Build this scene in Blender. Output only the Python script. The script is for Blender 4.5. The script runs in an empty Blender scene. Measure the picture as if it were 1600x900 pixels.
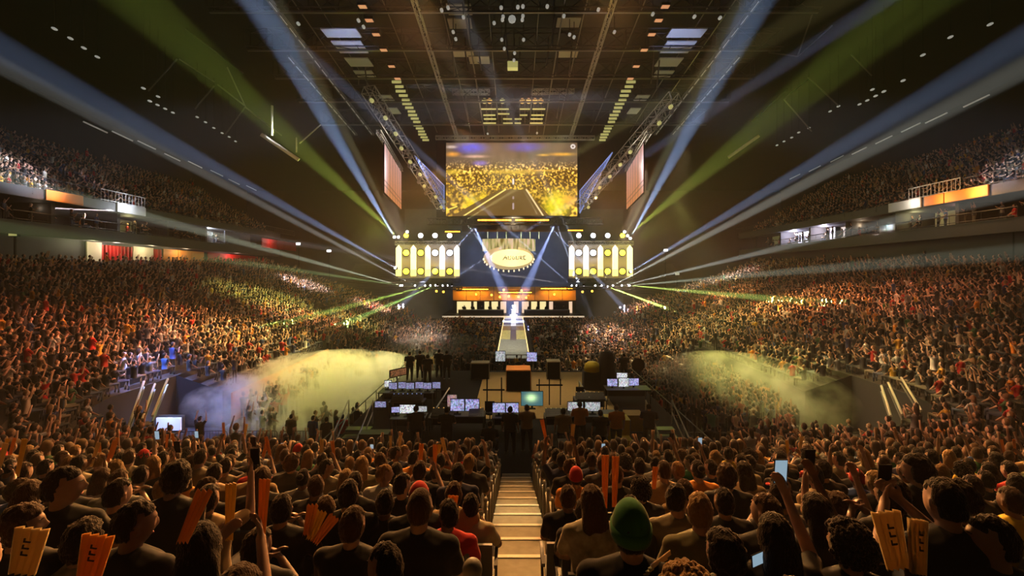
import bpy, bmesh, math, random
import numpy as np
from mathutils import Vector, Matrix, noise
R = math.radians
PI = math.pi
sc = bpy.context.scene
C = sc.collection
rnd = random.Random(7)
nr = np.random.default_rng(11)

# ------------------------------------------------------------------ camera, haze, exposure
EYE = 9.0
FP = 711.1
cam = bpy.data.cameras.new('camera'); cam.lens = 16.0; cam.sensor_width = 36.0
cam.shift_x = -0.0019; cam.shift_y = -0.02375; cam.clip_end = 400; cam.clip_start = .05
camo = bpy.data.objects.new('camera', cam); C.objects.link(camo)
camo.location = (0, 0, EYE); camo.rotation_euler = (PI/2, 0, 0)
sc.camera = camo
sc.view_settings.view_transform = 'Standard'; sc.view_settings.look = 'None'
sc.view_settings.exposure = 0.0; sc.view_settings.gamma = 1.0
sc.view_settings.use_curve_mapping = False
cy = sc.cycles
cy.max_bounces = 4; cy.diffuse_bounces = 1; cy.glossy_bounces = 2; cy.transmission_bounces = 2
cy.volume_bounces = 0; cy.transparent_max_bounces = 8; cy.use_light_tree = True
cy.sample_clamp_indirect = 3.0; cy.caustics_reflective = False; cy.caustics_refractive = False
cy.volume_step_rate = 4.0; cy.volume_max_steps = 64
w = bpy.data.worlds.new('arena_haze'); sc.world = w; w.use_nodes = True
w.node_tree.nodes['Background'].inputs[0].default_value = (0, 0, 0, 1)
vs = w.node_tree.nodes.new('ShaderNodeVolumeScatter')
vs.inputs['Color'].default_value = (1, 1, .95, 1)
vs.inputs['Density'].default_value = .0010; vs.inputs['Anisotropy'].default_value = 0
w.node_tree.links.new(vs.outputs[0], w.node_tree.nodes['World Output'].inputs['Volume'])


def at(px, py, Y):
    """the point at depth Y that the photograph shows at (px, py)"""
    return Vector(((px-803)/FP*Y, Y, EYE+(412-py)/FP*Y))


def spot(a, b, ang, power, col, blend=.4, size=.12, name='spot_light'):
    l = bpy.data.lights.new(name, 'SPOT'); l.energy = power; l.spot_size = R(ang); l.spot_blend = blend
    l.color = col; l.shadow_soft_size = size
    o = bpy.data.objects.new(name, l); C.objects.link(o); o.location = a
    o.rotation_euler = (Vector(b)-Vector(a)).to_track_quat('-Z', 'Y').to_euler()
    return o


def point(p, power, col, size=.2):
    l = bpy.data.lights.new('point_light', 'POINT'); l.energy = power; l.color = col; l.shadow_soft_size = size
    o = bpy.data.objects.new('point_light', l); C.objects.link(o); o.location = p
    return o


WARM = (1, .45, .13); ORANGE = (1, .38, .08); YEL = (1, .82, .12); YG = (.86, 1, .16); BLUE = (.24, .45, 1); WHITE = (1, .93, .88)
# audience washes: low pair near the stage rig, steeper ones added in open air
spot((-8, 50, 19), (-5.5, 5, 5.8), 15, 2.5e5, (1, .46, .14), .9, .4)
spot((8, 50, 19), (5.5, 5, 5.8), 15, 2.5e5, (1, .46, .14), .9, .4)
spot((-5, 27, 25), (-5, 6, 5.5), 40, 3.0e4, WARM, .9, .4)
spot((-11, 30, 25), (-12, 12, 4), 34, 1.6e4, WARM, .9, .4)
spot((5, 27, 25), (5, 6, 5.5), 40, 3.0e4, WARM, .9, .4)
spot((11, 30, 25), (12, 12, 4), 34, 1.6e4, WARM, .9, .4)
# added green yellow lights that tint the haze beside the stage
spot((-16.5, 61, 12), at(500, 290, 46), 34, 4e4, (.50, .70, .10), 1, .4)
spot((16.5, 61, 12), at(1105, 290, 46), 34, 4e4, (.50, .70, .10), 1, .4)
point((-18.5, 60.5, 13), 1000, (.6, .8, .06), .4); point((18.5, 60.5, 13), 1000, (.6, .8, .06), .4)
# added cool light to brighten the stage back wall
spot((-9, 62, 16), (-3, 75, 8), 70, .6e4, (.38, .50, .85), 1, .3)
spot((9, 62, 16), (3, 75, 8), 70, .6e4, (.38, .50, .85), 1, .3)


def stand_point(px, py):
    """point on the heads of a side stand that shows at (px, py)"""
    a_, b_ = (py-412)/FP, abs(px-803)/FP
    return at(px, py, 11.44/(a_+.34*b_))


# coloured sweeps over the side stands: target in the picture, angle, power, colour
for px, py, ang, pw, col in ((1130, 462, 9, 6.0e4, (1, .50, .20)), (1235, 472, 10, 9.0e4, (1, .42, .14)), (1345, 468, 9, 5.0e4, (1, .34, .16)), (1475, 462, 9, 2.6e4, (1, .30, .18)),
                             (1150, 428, 7, 1.1e5, (.80, .85, 1)), (1085, 446, 6, 8e4, (.9, .88, .9)), (1000, 478, 8, 7e4, (1, .72, .66)), (1090, 510, 18, 5.0e4, (.85, .80, .28)), (1280, 540, 22, 3.2e4, (1, .66, .30)),
                             (1480, 590, 26, 1.6e4, (1, .42, .22)), (1300, 590, 16, 1.2e4, (.9, .8, .35)), (1540, 660, 24, .7e4, (1, .45, .25)),
                             (1200, 500, 30, .4e4, (1, .6, .3)),
                             (585, 478, 8, 9e4, (1, .72, .66)), (480, 444, 7, 1.3e5, (.85, .85, 1)), (430, 468, 12, 6e4, (.55, .85, .22)), (470, 492, 10, 6e4, (1, .52, .26)), (560, 500, 10, 4e4, (.8, .9, .3)), (450, 540, 16, 5.0e4, (.9, .75, .26)),
                             (325, 505, 11, 6.0e4, (1, .44, .16)), (165, 515, 12, 1.5e4, (1, .30, .14)), (70, 530, 14, .9e4, (1, .34, .22)), (150, 590, 24, 1.2e4, (1, .46, .20)), (40, 660, 24, .8e4, (1, .42, .2)), (330, 560, 16, 2.4e4, (1, .5, .24)),
                             (400, 500, 30, .4e4, (1, .6, .3))):
    t_ = stand_point(px, py); sd_ = 1 if px > 803 else -1
    spot((-sd_*8, min(50, t_.y+8), 24), t_, ang*1.25, pw*(1.5 if ang > 20 else 3.4), (col[0], col[1]*.92, col[2]*.85), .9, .3)
# floor crowd
spot((-15, 52, 20), (-5, 50, 1), 56, 15e4, (1, .72, .58), .8, .5)
spot((15, 52, 20), (5, 49, 1), 58, 16e4, (1, .70, .50), .8, .5)
spot((16, 42, 20), (9, 36, 1), 40, 3e4, (1, .72, .32), .9, .5)
# upper tiers
spot((10, 40, 24), (-36.6, 34, 17.4), 10, 3.6e5, (.75, .8, 1), .8, .3)
spot((10, 44, 24), (-36.6, 42, 15.2), 8, 9e4, (.6, .65, 1), .8, .3)
spot((10, 50, 24), (-36.6, 56, 15.0), 8, 9e4, (.9, .85, 1), .8, .3)
spot((-10, 38, 24), (35.2, 32.5, 17.4), 9, 3.4e5, (.75, .8, 1), .8, .3)
spot((5, 40, 24), (-42, 50, 18), 34, .35e4, (.95, .9, 1), .9, .3)
spot((-5, 40, 24), (41, 50, 18), 34, .35e4, (.95, .9, .95), .9, .3)
# low smoke on the floor
spot((-11.5, 40, 15), (-11.5, 26.5, .8), 26, 5e4, (1, .82, .20), .8, .3)
spot((-6.5, 46, 14), (-8.0, 31, .8), 24, 6e4, (1, .86, .30), .8, .3)
spot((14, 40, 15), (15, 26.5, .8), 30, 3.4e4, (.9, .90, .20), .8, .3)
spot((-19, 24, 7.5), (-17.0, 23.5, .6), 70, 6000, (.2, .35, 1), .6, .2)
# added washes from below on the roof centre and its baffles
spot((0, 50, 17), (0, 47, 30), 85, 1.7e3, (1, .82, .30), 1, .4)
spot((-12, 38, 22), (-14.6, 40, 30), 40, 1.5e3, (.4, .5, 1), .6, .2)
spot((12, 38, 22), (14.6, 40, 30), 40, 1.5e3, (.4, .5, 1), .6, .2)
# mixing platform, stair and stage
spot((0, 30, 22), (1, 23, 2), 36, 5.5e3, (1, .76, .42), .9, .4)
spot((.4, 20, 19), (.06, 8.5, 4), 9, 7e3, (1, .82, .42), .9, .3)
spot((0, 56, 17), (0, 66, 1), 60, 6e3, (1, .75, .45), .9, .4)
spot((0, 58, 15.5), (0, 45, 1.2), 22, 1.2e4, (1, .85, .5), .9, .3)


# ------------------------------------------------------------------ helpers
class MB:
    def __init__(s): s.v = []; s.f = []; s.m = []

    def _add(s, vs_, fs, mi=0):
        n = len(s.v); s.v += [tuple(p) for p in vs_]
        for f in fs: s.f.append(tuple(n+i for i in f)); s.m.append(mi)
        return s

    def box(s, x0, x1, y0, y1, z0, z1, mi=0):
        return s._add([(x0, y0, z0), (x1, y0, z0), (x1, y1, z0), (x0, y1, z0), (x0, y0, z1), (x1, y0, z1), (x1, y1, z1), (x0, y1, z1)],
                      [(0, 3, 2, 1), (4, 5, 6, 7), (0, 1, 5, 4), (1, 2, 6, 5), (2, 3, 7, 6), (3, 0, 4, 7)], mi)

    def cbox(s, c, d, mi=0):
        return s.box(c[0]-d[0]/2, c[0]+d[0]/2, c[1]-d[1]/2, c[1]+d[1]/2, c[2]-d[2]/2, c[2]+d[2]/2, mi)

    def quad(s, a, b, c, d, mi=0): return s._add([a, b, c, d], [(0, 1, 2, 3)], mi)

    def tube(s, pts, r, n=6, mi=0, r2=None):
        pts = [Vector(p) for p in pts]; N = len(pts); rings = []
        for i, p in enumerate(pts):
            t = (pts[min(i+1, N-1)]-pts[max(i-1, 0)]).normalized()
            u = t.cross(Vector((0, 0, 1))) if abs(t.z) < .95 else t.cross(Vector((1, 0, 0)))
            u.normalize(); v = t.cross(u)
            rr = r if r2 is None else r+(r2-r)*i/(N-1)
            rings.append([p+rr*(math.cos(a)*u+math.sin(a)*v) for a in [2*PI*k/n for k in range(n)]])
        base = [q for rg in rings for q in rg]; fs = []
        for i in range(N-1):
            for k in range(n):
                a = i*n+k; b = i*n+(k+1) % n; fs.append((a, b, b+n, a+n))
        fs.append(tuple(range(n))[::-1]); fs.append(tuple((N-1)*n+k for k in range(n)))
        return s._add(base, fs, mi)

    def lathe(s, c, prof, n=16, axis='z', mi=0):
        """prof: (radius, height) pairs along the axis"""
        base = []; fs = []; N = len(prof)
        for (r_, h) in prof:
            for k in range(n):
                a = 2*PI*k/n; q = (r_*math.cos(a), r_*math.sin(a), h)
                if axis == 'y': q = (q[0], q[2], q[1])
                if axis == 'x': q = (q[2], q[0], q[1])
                base.append((c[0]+q[0], c[1]+q[1], c[2]+q[2]))
        for i in range(N-1):
            for k in range(n):
                a = i*n+k; b = i*n+(k+1) % n; fs.append((a, b, b+n, a+n))
        fs.append(tuple(range(n))[::-1]); fs.append(tuple((N-1)*n+k for k in range(n)))
        return s._add(base, fs, mi)

    def ell(s, c, r, nu=12, nv=8, mi=0):
        return s.lathe(c, [(max(.01, math.sin(PI*i/nv))*1.0, -math.cos(PI*i/nv)) for i in range(nv+1)], nu) if False else s._ell(c, r, nu, nv, mi)

    def _ell(s, c, r, nu, nv, mi):
        base = []; fs = []
        for i in range(nv+1):
            th = PI*i/nv; rr = max(math.sin(th), .02)
            for k in range(nu):
                a = 2*PI*k/nu
                base.append((c[0]+r[0]*rr*math.cos(a), c[1]+r[1]*rr*math.sin(a), c[2]-r[2]*math.cos(th)))
        for i in range(nv):
            for k in range(nu):
                a = i*nu+k; b = i*nu+(k+1) % nu; fs.append((a, b, b+nu, a+nu))
        fs.append(tuple(range(nu))[::-1]); fs.append(tuple(nv*nu+k for k in range(nu)))
        return s._add(base, fs, mi)

    def truss(s, a, b, wd=.5, ht=.5, r=.035, step=None, n=4):
        """box lattice truss from a to b"""
        a = Vector(a); b = Vector(b); L = (b-a).length; t = (b-a)/L
        u = t.cross(Vector((0, 0, 1))) if abs(t.z) < .95 else t.cross(Vector((0, 1, 0)))
        u.normalize(); v = u.cross(t).normalized()
        cs = [(-wd/2, -ht/2), (wd/2, -ht/2), (wd/2, ht/2), (-wd/2, ht/2)]
        P = lambda d, k: a+t*d+u*cs[k][0]+v*cs[k][1]
        for k in range(4): s.tube([P(0, k), P(L, k)], r, n)
        N = max(1, int(L/(step or max(wd, ht)))); d = L/N
        for i in range(N+1):
            for k in range(4):
                s.tube([P(i*d, k), P(i*d, (k+1) % 4)], r*.6, 3)
                if i < N:
                    s.tube([P(i*d, k), P((i+1)*d, (k+1) % 4)] if i % 2 else [P((i+1)*d, k), P(i*d, (k+1) % 4)], r*.6, 3)
        return s

    def build(s, name, mats, parent=None, smooth=False):
        me = bpy.data.meshes.new(name); me.from_pydata(s.v, [], s.f)
        if not isinstance(mats, (list, tuple)): mats = [mats]
        for m in mats: me.materials.append(m)
        if len(mats) > 1: me.polygons.foreach_set('material_index', s.m)
        if smooth: me.polygons.foreach_set('use_smooth', [True]*len(s.f))
        me.update()
        o = bpy.data.objects.new(name, me); C.objects.link(o)
        if parent: o.parent = parent; o.matrix_parent_inverse = parent.matrix_basis.inverted()
        return o


def tag(o, label=None, cat=None, group=None, kind=None):
    if label: o['label'] = label
    if cat: o['category'] = cat
    if group: o['group'] = group
    if kind: o['kind'] = kind
    return o


def struct(o): o['kind'] = 'structure'; return o


def empty(name, loc, label, cat, group=None):
    o = bpy.data.objects.new(name, None); C.objects.link(o); o.location = loc; o.empty_display_size = .2
    return tag(o, label, cat, group)


def clone(o, parent=None, deep=True):
    c = o.copy(); C.objects.link(c)
    if parent: c.parent = parent
    if deep:
        for ch in KIDS.get(o.name, []): clone(ch, c)
    return c


KIDS = {}


def remember(root):
    """keep the list of children of a finished thing so that copies are quick"""
    def walk(o):
        KIDS[o.name] = [c for c in o.children]
        for c in o.children: walk(c)
    walk(root)


def mat(name, col, rough=.6, metal=0, emis=None, es=1.0, noise_amt=0, noise_scale=8, spec=.5, objcol=False, attr=None, sheen=0):
    m = bpy.data.materials.new(name); m.use_nodes = True; nt = m.node_tree; b = nt.nodes['Principled BSDF']
    b.inputs['Base Color'].default_value = (*col, 1); b.inputs['Roughness'].default_value = rough
    b.inputs['Metallic'].default_value = metal; b.inputs['Specular IOR Level'].default_value = spec
    if sheen:
        b.inputs['Sheen Weight'].default_value = sheen; b.inputs['Sheen Roughness'].default_value = .35; b.inputs['Sheen Tint'].default_value = (1, .8, .6, 1)
    src = None
    if objcol:
        oi = nt.nodes.new('ShaderNodeObjectInfo'); src = oi.outputs['Color']
    if attr:
        at_ = nt.nodes.new('ShaderNodeAttribute'); at_.attribute_name = attr
        if src:
            mx0 = nt.nodes.new('ShaderNodeMixRGB'); mx0.blend_type = 'MULTIPLY'; mx0.inputs[0].default_value = 1
            nt.links.new(src, mx0.inputs[1]); nt.links.new(at_.outputs['Color'], mx0.inputs[2]); src = mx0.outputs[0]
        else: src = at_.outputs['Color']
    if noise_amt:
        tc = nt.nodes.new('ShaderNodeTexCoord'); nz = nt.nodes.new('ShaderNodeTexNoise'); nz.inputs['Scale'].default_value = noise_scale
        nz.inputs['Detail'].default_value = 5; nt.links.new(tc.outputs['Object'], nz.inputs['Vector'])
        mr = nt.nodes.new('ShaderNodeMapRange'); mr.inputs['To Min'].default_value = 1-noise_amt; mr.inputs['To Max'].default_value = 1+noise_amt
        nt.links.new(nz.outputs[0], mr.inputs['Value'])
        mx = nt.nodes.new('ShaderNodeMixRGB'); mx.blend_type = 'MULTIPLY'; mx.inputs[0].default_value = 1
        if src: nt.links.new(src, mx.inputs[1])
        else: mx.inputs[1].default_value = (*col, 1)
        nt.links.new(mr.outputs[0], mx.inputs[2]); src = mx.outputs[0]
    if src: nt.links.new(src, b.inputs['Base Color'])
    if emis:
        b.inputs['Emission Color'].default_value = (*emis, 1); b.inputs['Emission Strength'].default_value = es
    return m


def screen_mat(name, strength):
    m = bpy.data.materials.new(name); m.use_nodes = True; nt = m.node_tree; b = nt.nodes['Principled BSDF']
    a = nt.nodes.new('ShaderNodeAttribute'); a.attribute_name = 'pic'
    b.inputs['Base Color'].default_value = (.01, .01, .01, 1); b.inputs['Roughness'].default_value = .4
    nt.links.new(a.outputs['Color'], b.inputs['Emission Color']); b.inputs['Emission Strength'].default_value = strength
    return m


def screen(name, p00, p10, p01, img, m, parent=None):
    """LED screen: grid of cells, one colour per cell; img is (rows from the bottom, columns, 3)"""
    H, W, _ = img.shape; p00 = np.array(p00); du = np.array(p10)-p00; dv = np.array(p01)-p00
    uu, vv = np.meshgrid(np.linspace(0, 1, W+1), np.linspace(0, 1, H+1))
    V = p00+uu[..., None]*du+vv[..., None]*dv
    i = np.arange(H*W); r_ = i//W; c_ = i % W; a = r_*(W+1)+c_
    F = np.stack([a, a+1, a+W+2, a+W+1], 1)
    me = bpy.data.meshes.new(name); me.from_pydata(V.reshape(-1, 3).tolist(), [], F.tolist())
    at_ = me.color_attributes.new('pic', 'FLOAT_COLOR', 'CORNER')
    col = np.ones((H*W, 4, 4), np.float32); col[:, :, :3] = img.reshape(-1, 1, 3)
    at_.data.foreach_set('color', col.ravel()); me.materials.append(m)
    o = bpy.data.objects.new(name, me); C.objects.link(o)
    if parent: o.parent = parent; o.matrix_parent_inverse = parent.matrix_basis.inverted()
    return o


ORD = ['zeroth', 'first', 'second', 'third', 'fourth', 'fifth', 'sixth', 'seventh', 'eighth', 'ninth', 'tenth', 'eleventh', 'twelfth',
       'thirteenth', 'fourteenth', 'fifteenth', 'sixteenth', 'seventeenth', 'eighteenth', 'nineteenth', 'twentieth']


def od(i):
    if i < len(ORD): return ORD[i]
    return 'twenty-'+ORD[i-20] if i < 30 else 'thirtieth' if i == 30 else 'thirty-'+ORD[i-30]


M = {
    'concrete': mat('concrete', (.040, .036, .030), .8, noise_amt=.25, noise_scale=3),
    'tread': mat('stair_tread', (.30, .27, .19), .75, noise_amt=.3, noise_scale=9),
    'nosing': mat('stair_nosing', (.75, .70, .55), .5),
    'floor': mat('arena_floor', (.03, .03, .027), .75, noise_amt=.3, noise_scale=1),
    'black': mat('black_paint', (.010, .010, .011), .85, spec=.15),
    'blackcloth': mat('black_cloth', (.010, .010, .011), .9),
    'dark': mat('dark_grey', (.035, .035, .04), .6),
    'roof': mat('roof_deck', (.010, .010, .009), .8, noise_amt=.5, noise_scale=.6),
    'steel': mat('dull_steel', (.20, .19, .17), .4, .7),
    'alu': mat('aluminium_truss', (.45, .44, .40), .35, .8),
    'darksteel': mat('dark_steel', (.06, .058, .052), .5, .5),
    'grey': mat('grey_panel', (.06, .06, .06), .6, noise_amt=.15),
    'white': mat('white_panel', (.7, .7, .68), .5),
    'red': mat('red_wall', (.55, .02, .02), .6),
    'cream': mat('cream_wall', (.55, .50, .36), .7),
    'orange': mat('orange_board', (.75, .28, .05), .6),
    'tan': mat('tan_carpet', (.55, .38, .15), .9, noise_amt=.15, noise_scale=12),
    'yellowtarp': mat('yellow_tarp', (.85, .62, .03), .6),
    'seat': mat('seat_plastic', (.045, .045, .05), .45),
    'seatpale': mat('seat_end_panel', (.28, .25, .19), .5),
    'led_warm': mat('led_warm', (.9, .9, .9), .4, emis=(1, .80, .46), es=1.35),
    'led_white': mat('led_white', (.9, .9, .9), .4, emis=(1, .88, .80), es=1.6),
    'led_yellow': mat('led_yellow', (.9, .8, .2), .4, emis=(1, .80, .22), es=1.6),
    'led_orange': mat('led_orange', (.9, .6, .1), .4, emis=(1, .50, .05), es=3.0),
    'lamp_yellow': mat('lamp_yellow', (.9, .8, .2), .4, emis=(1, .74, .03), es=2.4),
    'lamp_white': mat('lamp_white', (.9, .9, .9), .4, emis=(.95, .93, 1), es=5),
    'lamp_dim': mat('lamp_dim', (.8, .8, .8), .4, emis=(.9, .9, .8), es=.26),
    'glow_faint': mat('glow_faint', (.8, .8, .8), .4, emis=(.9, .9, .8), es=.09),
    'lamp_orange': mat('lamp_orange', (.8, .5, .3), .4, emis=(1, .42, .2), es=.55),
    'lamp_amber': mat('lamp_amber', (.8, .6, .3), .4, emis=(1, .55, .12), es=.8),
    'glow_olive': mat('glow_olive', (.6, .6, .3), .4, emis=(.8, .75, .25), es=.40),  # for lamps, and for lit roof parts that are no lamps
    'led_blue': mat('led_blue', (.2, .3, .8), .4, emis=(.22, .32, .75), es=.7),
    'window_glow': mat('booth_light', (.9, .9, .8), .4, emis=(1, .80, .36), es=1.05),
    'window_pale': mat('booth_light_pale', (.9, .9, .8), .4, emis=(1, .68, .45), es=.95),
    'phone': mat('phone_screen', (.1, .1, .1), .3, emis=(.45, .65, .8), es=.55),
    'runway': mat('runway_gloss', (.22, .22, .20), .25),
    'glass': mat('grey_glass', (.3, .32, .34), .15),
}

# ------------------------------------------------------------------ setting: bowl, floor, roof, walls
W_IN, R_IN, Y_NEAR, Y_FAR = 16.0, 3.0, 18.0, 66.0
ROW, RISE = .85, .289


def bowl(d, side, s):
    """point and outward normal on the contour at offset d; s = length along it from the middle of the near end; side -1 / 1"""
    l1 = W_IN-R_IN; la = (R_IN+d)*PI/2
    if s < l1: x, y, nx, ny, k = s, Y_NEAR-d, 0, -1, 0
    elif s < l1+la:
        a = (s-l1)/(R_IN+d); x = l1+(R_IN+d)*math.sin(a); y = Y_NEAR+R_IN-(R_IN+d)*math.cos(a)
        nx, ny, k = math.sin(a), -math.cos(a), a/(PI/2)
    else: x, y, nx, ny, k = W_IN+d, Y_NEAR+R_IN+(s-l1-la), 1, 0, 1
    z = 1.0+k*1.0+.34*d
    return side*x, y, z, side*nx, ny


def terrace(side, d0, nrows, name):
    mb = MB()
    ss = [('f', t) for t in np.linspace(0, 1, 4)]+[('a', t) for t in np.linspace(0, 1, 13)[1:]]+[('l', t) for t in (4/45., .25, .5, .75, 1)]

    def pt(d, q):
        l1 = W_IN-R_IN; la = (R_IN+d)*PI/2
        s = q[1]*l1 if q[0] == 'f' else l1+q[1]*la*.9999 if q[0] == 'a' else l1+la+q[1]*(Y_FAR-Y_NEAR-R_IN)
        return bowl(d, side, s)

    def cut(q0, q1): return (q1[0] == 'a' and q1[1] > .78) or (q1[0] == 'l' and q1[1] < .1)
    for r_ in range(nrows):
        da, db = d0+r_*ROW, d0+(r_+1)*ROW
        for i in range(len(ss)-1):
            if ss[i+1][0] == 'f':
                xa = ss[i][1]*(W_IN-R_IN)
                if xa < 7.4 and db < 3.3: continue
            if r_ < 3 and cut(ss[i], ss[i+1]): continue
            a0, a1, b0, b1 = pt(da, ss[i]), pt(da, ss[i+1]), pt(db, ss[i]), pt(db, ss[i+1])
            za0 = a0[2]; za1 = a1[2]
            mb.quad((a0[0], a0[1], za0), (a1[0], a1[1], za1), (b1[0], b1[1], za1), (b0[0], b0[1], za0))
            mb.quad((b0[0], b0[1], za0), (b1[0], b1[1], za1), (b1[0], b1[1], b1[2]), (b0[0], b0[1], b0[2]))
    # retaining walls at the foot of the stand and round the corner opening
    for i in range(len(ss)-1):
        c_ = cut(ss[i], ss[i+1]); d_ = d0+3*ROW if c_ else d0
        a0, a1 = pt(d_, ss[i]), pt(d_, ss[i+1])
        if ss[i+1][0] == 'f' and ss[i][1]*(W_IN-R_IN) < 7.4: continue
        mb.quad((a0[0], a0[1], 0), (a1[0], a1[1], 0), (a1[0], a1[1], a1[2]), (a0[0], a0[1], a0[2]), 1)
        if i+2 < len(ss) and cut(ss[i+1], ss[i+2]) != c_:
            p, q = pt(d0, ss[i+1]), pt(d0+3*ROW, ss[i+1])
            mb.quad((p[0], p[1], 0), (q[0], q[1], 0), (q[0], q[1], q[2]), (p[0], p[1], p[2]), 1)
    return struct(mb.build(name, [M['concrete'], M['blackcloth']]))


terrace(-1, 0, 25, 'floor_stand_left')
terrace(1, 0, 25, 'floor_stand_right')
# front wall where the mixing platform cuts into the stand
struct(MB().quad((-7.4, 14.75, 0), (7.4, 14.75, 0), (7.4, 14.75, 2.1), (-7.4, 14.75, 2.1)).build('wall_stand_front', M['black']))
struct(MB().quad((-70, -20, -.01), (70, -20, -.01), (70, 110, -.01), (-70, 110, -.01)).build('floor', M['floor']))
RZ = lambda Y: 33.2-.12*Y             # underside of the roof steel
mb = MB(); mb.quad((-62, -25, RZ(-25)+5), (62, -25, RZ(-25)+5), (62, 105, RZ(105)+5), (-62, 105, RZ(105)+5)); struct(mb.build('ceiling', M['roof']))
struct(MB().box(-62, 62, 104, 105, 0, 45).build('wall_back', M['roof']))
struct(MB().box(-62, -61, -25, 105, 0, 45).build('wall_left', M['roof']))
struct(MB().box(61, 62, -25, 105, 0, 45).build('wall_right', M['roof']))
struct(MB().box(-62, 62, -26, -25, 0, 45).build('wall_near', M['roof']))
# far end stand behind the stage (dark) and black drape
mb = MB()
for r_ in range(16): mb.box(-34, 34, 84+r_*.9, 85+r_*.9, 0, 3+r_*.4)
struct(mb.build('floor_stand_far', M['concrete']))

for sd, g in ((-1, 'left'), (1, 'right')):
    mb = MB()
    for j in range(5): mb.box(min(sd*(13.1+j*.55), sd*15.9), max(sd*(13.1+j*.55), sd*15.9), 37.6, 65.5, 0 if j == 0 else .25+.33*(j-1), .25+.33*j)
    struct(mb.build('floor_bleacher_'+g, M['blackcloth']))
# the stairs down to the mixing platform
st = MB()
AX0, AX1 = -.37, .50
nst = 32
for i in range(nst):
    ya = 14.3-i*.425; z = 7.12-.34*(ya-.425)+.0
    st.box(AX0, AX1, ya-.425, ya, z-.32, z-.012)
stairs = struct(st.build('stairs_aisle', M['tread']))
nb = MB()
for i in range(0, nst, 2):
    ya = 14.3-i*.425; z = 7.12-.34*(ya-.425)
    nb.box(AX0, AX1, ya-.055, ya+.004, z-.012, z)
struct(nb.build('trim_stair_nosings', M['nosing']))


def ring(side, XR):
    sx = side
    g = 'left' if side < 0 else 'right'
    dz = lambda Y: -.030*(Y-32)
    Ys = list(np.linspace(8, 70, 32))

    def strip(name, x0, x1, z0, z1, m, ys=Ys, kind=True):
        mb = MB()
        for i in range(len(ys)-1):
            ya, yb = ys[i], ys[i+1]
            a, b = dz(ya), dz(yb)
            X0, X1 = sx*x0, sx*x1
            v = [(X0, ya, z0+a), (X1, ya, z0+a), (X1, yb, z0+b), (X0, yb, z0+b), (X0, ya, z1+a), (X1, ya, z1+a), (X1, yb, z1+b), (X0, yb, z1+b)]
            mb._add(v, [(0, 3, 2, 1), (4, 5, 6, 7), (0, 1, 5, 4), (1, 2, 6, 5), (2, 3, 7, 6), (3, 0, 4, 7)])
        return struct(mb.build(name, m))
    # lower fascia (front edge of the suite level), suite floor and upper fascia
    strip('trim_lower_fascia_'+g, XR, XR+.35, 11.2, 12.2, M['grey'])
    strip('floor_suites_'+g, XR+.35, XR+5, 11.4, 12.0, M['concrete'])
    strip('wall_suites_'+g, XR+4.2, XR+4.6, 12.0, 14.0, M['concrete'])
    strip('trim_upper_fascia_'+g, XR-.1, XR+.25, 13.95, 14.75, M['grey'])
    strip('ceiling_suites_'+g, XR+.25, XR+5, 13.95, 14.2, M['concrete'])
    strip('wall_concourse_'+g, XR+1.8, XR+2.2, 7.5, 11.4, M['dark'])
    strip('floor_concourse_'+g, XR-3, XR+2, 7.3, 7.6, M['concrete'])
    # upper tier
    mb = MB()
    for r_ in range(16):
        x0, x1 = XR+r_*.8, XR+(r_+1)*.8; z0 = 14.2+.6*.8*r_
        for i in range(len(Ys)-1):
            ya, yb = Ys[i], Ys[i+1]; a, b = dz(ya), dz(yb)
            mb.quad((sx*x0, ya, z0+a), (sx*x1, ya, z0+a), (sx*x1, yb, z0+b), (sx*x0, yb, z0+b))
            mb.quad((sx*x1, ya, z0+a), (sx*x1, yb, z0+b), (sx*x1, yb, z0+b+.48), (sx*x1, ya, z0+a+.48))
    struct(mb.build('floor_upper_tier_'+g, M['concrete']))
    # partition walls between the suites: each one a slab
    mb = MB()
    for Y in range(12, 68, 6): mb.box(min(sx*(XR+.6), sx*(XR+4.4)), max(sx*(XR+.6), sx*(XR+4.4)), Y, Y+.3, 12.0+dz(Y)-.05, 14.0+dz(Y))
    struct(mb.build('wall_suite_partitions_'+g, M['concrete']))
    return dz


dzL = ring(-1, 36.0); ring(1, 34.6)


def on_side(px, XR):
    """distance along the hall at which the vertical plane x = XR shows at picture column px"""
    return XR*FP/(px-803)


def side_panel(name, px0, px1, z0, z1, XR, m, label, cat, thick=.12, group=None, slats=0):
    """a panel standing on the suite or concourse wall; slopes with the ring"""
    y0, y1 = sorted((on_side(px0, XR), on_side(px1, XR))); sx = 1 if XR > 0 else -1
    mb = MB(); n = max(1, slats or int((y1-y0)/2)); w_ = (y1-y0)/n
    for i in range(n):
        ya, yb = y0+i*w_, y0+(i+1)*w_-(.08 if n > 1 else 0)
        a, b = -.03*(ya-32), -.03*(yb-32)
        X0, X1 = XR, XR-sx*thick*(1 if not slats else (1 if i % 2 else .4))
        v = [(X0, ya, z0+a), (X1, ya, z0+a), (X1, yb, z0+b), (X0, yb, z0+b), (X0, ya, z1+a), (X1, ya, z1+a), (X1, yb, z1+b), (X0, yb, z1+b)]
        mb._add(v, [(0, 3, 2, 1), (4, 5, 6, 7), (0, 1, 5, 4), (1, 2, 6, 5), (2, 3, 7, 6), (3, 0, 4, 7)])
    o = mb.build(name, m)
    return tag(o, label, cat, group)


L, Rr = -36.0, 34.6
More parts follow.
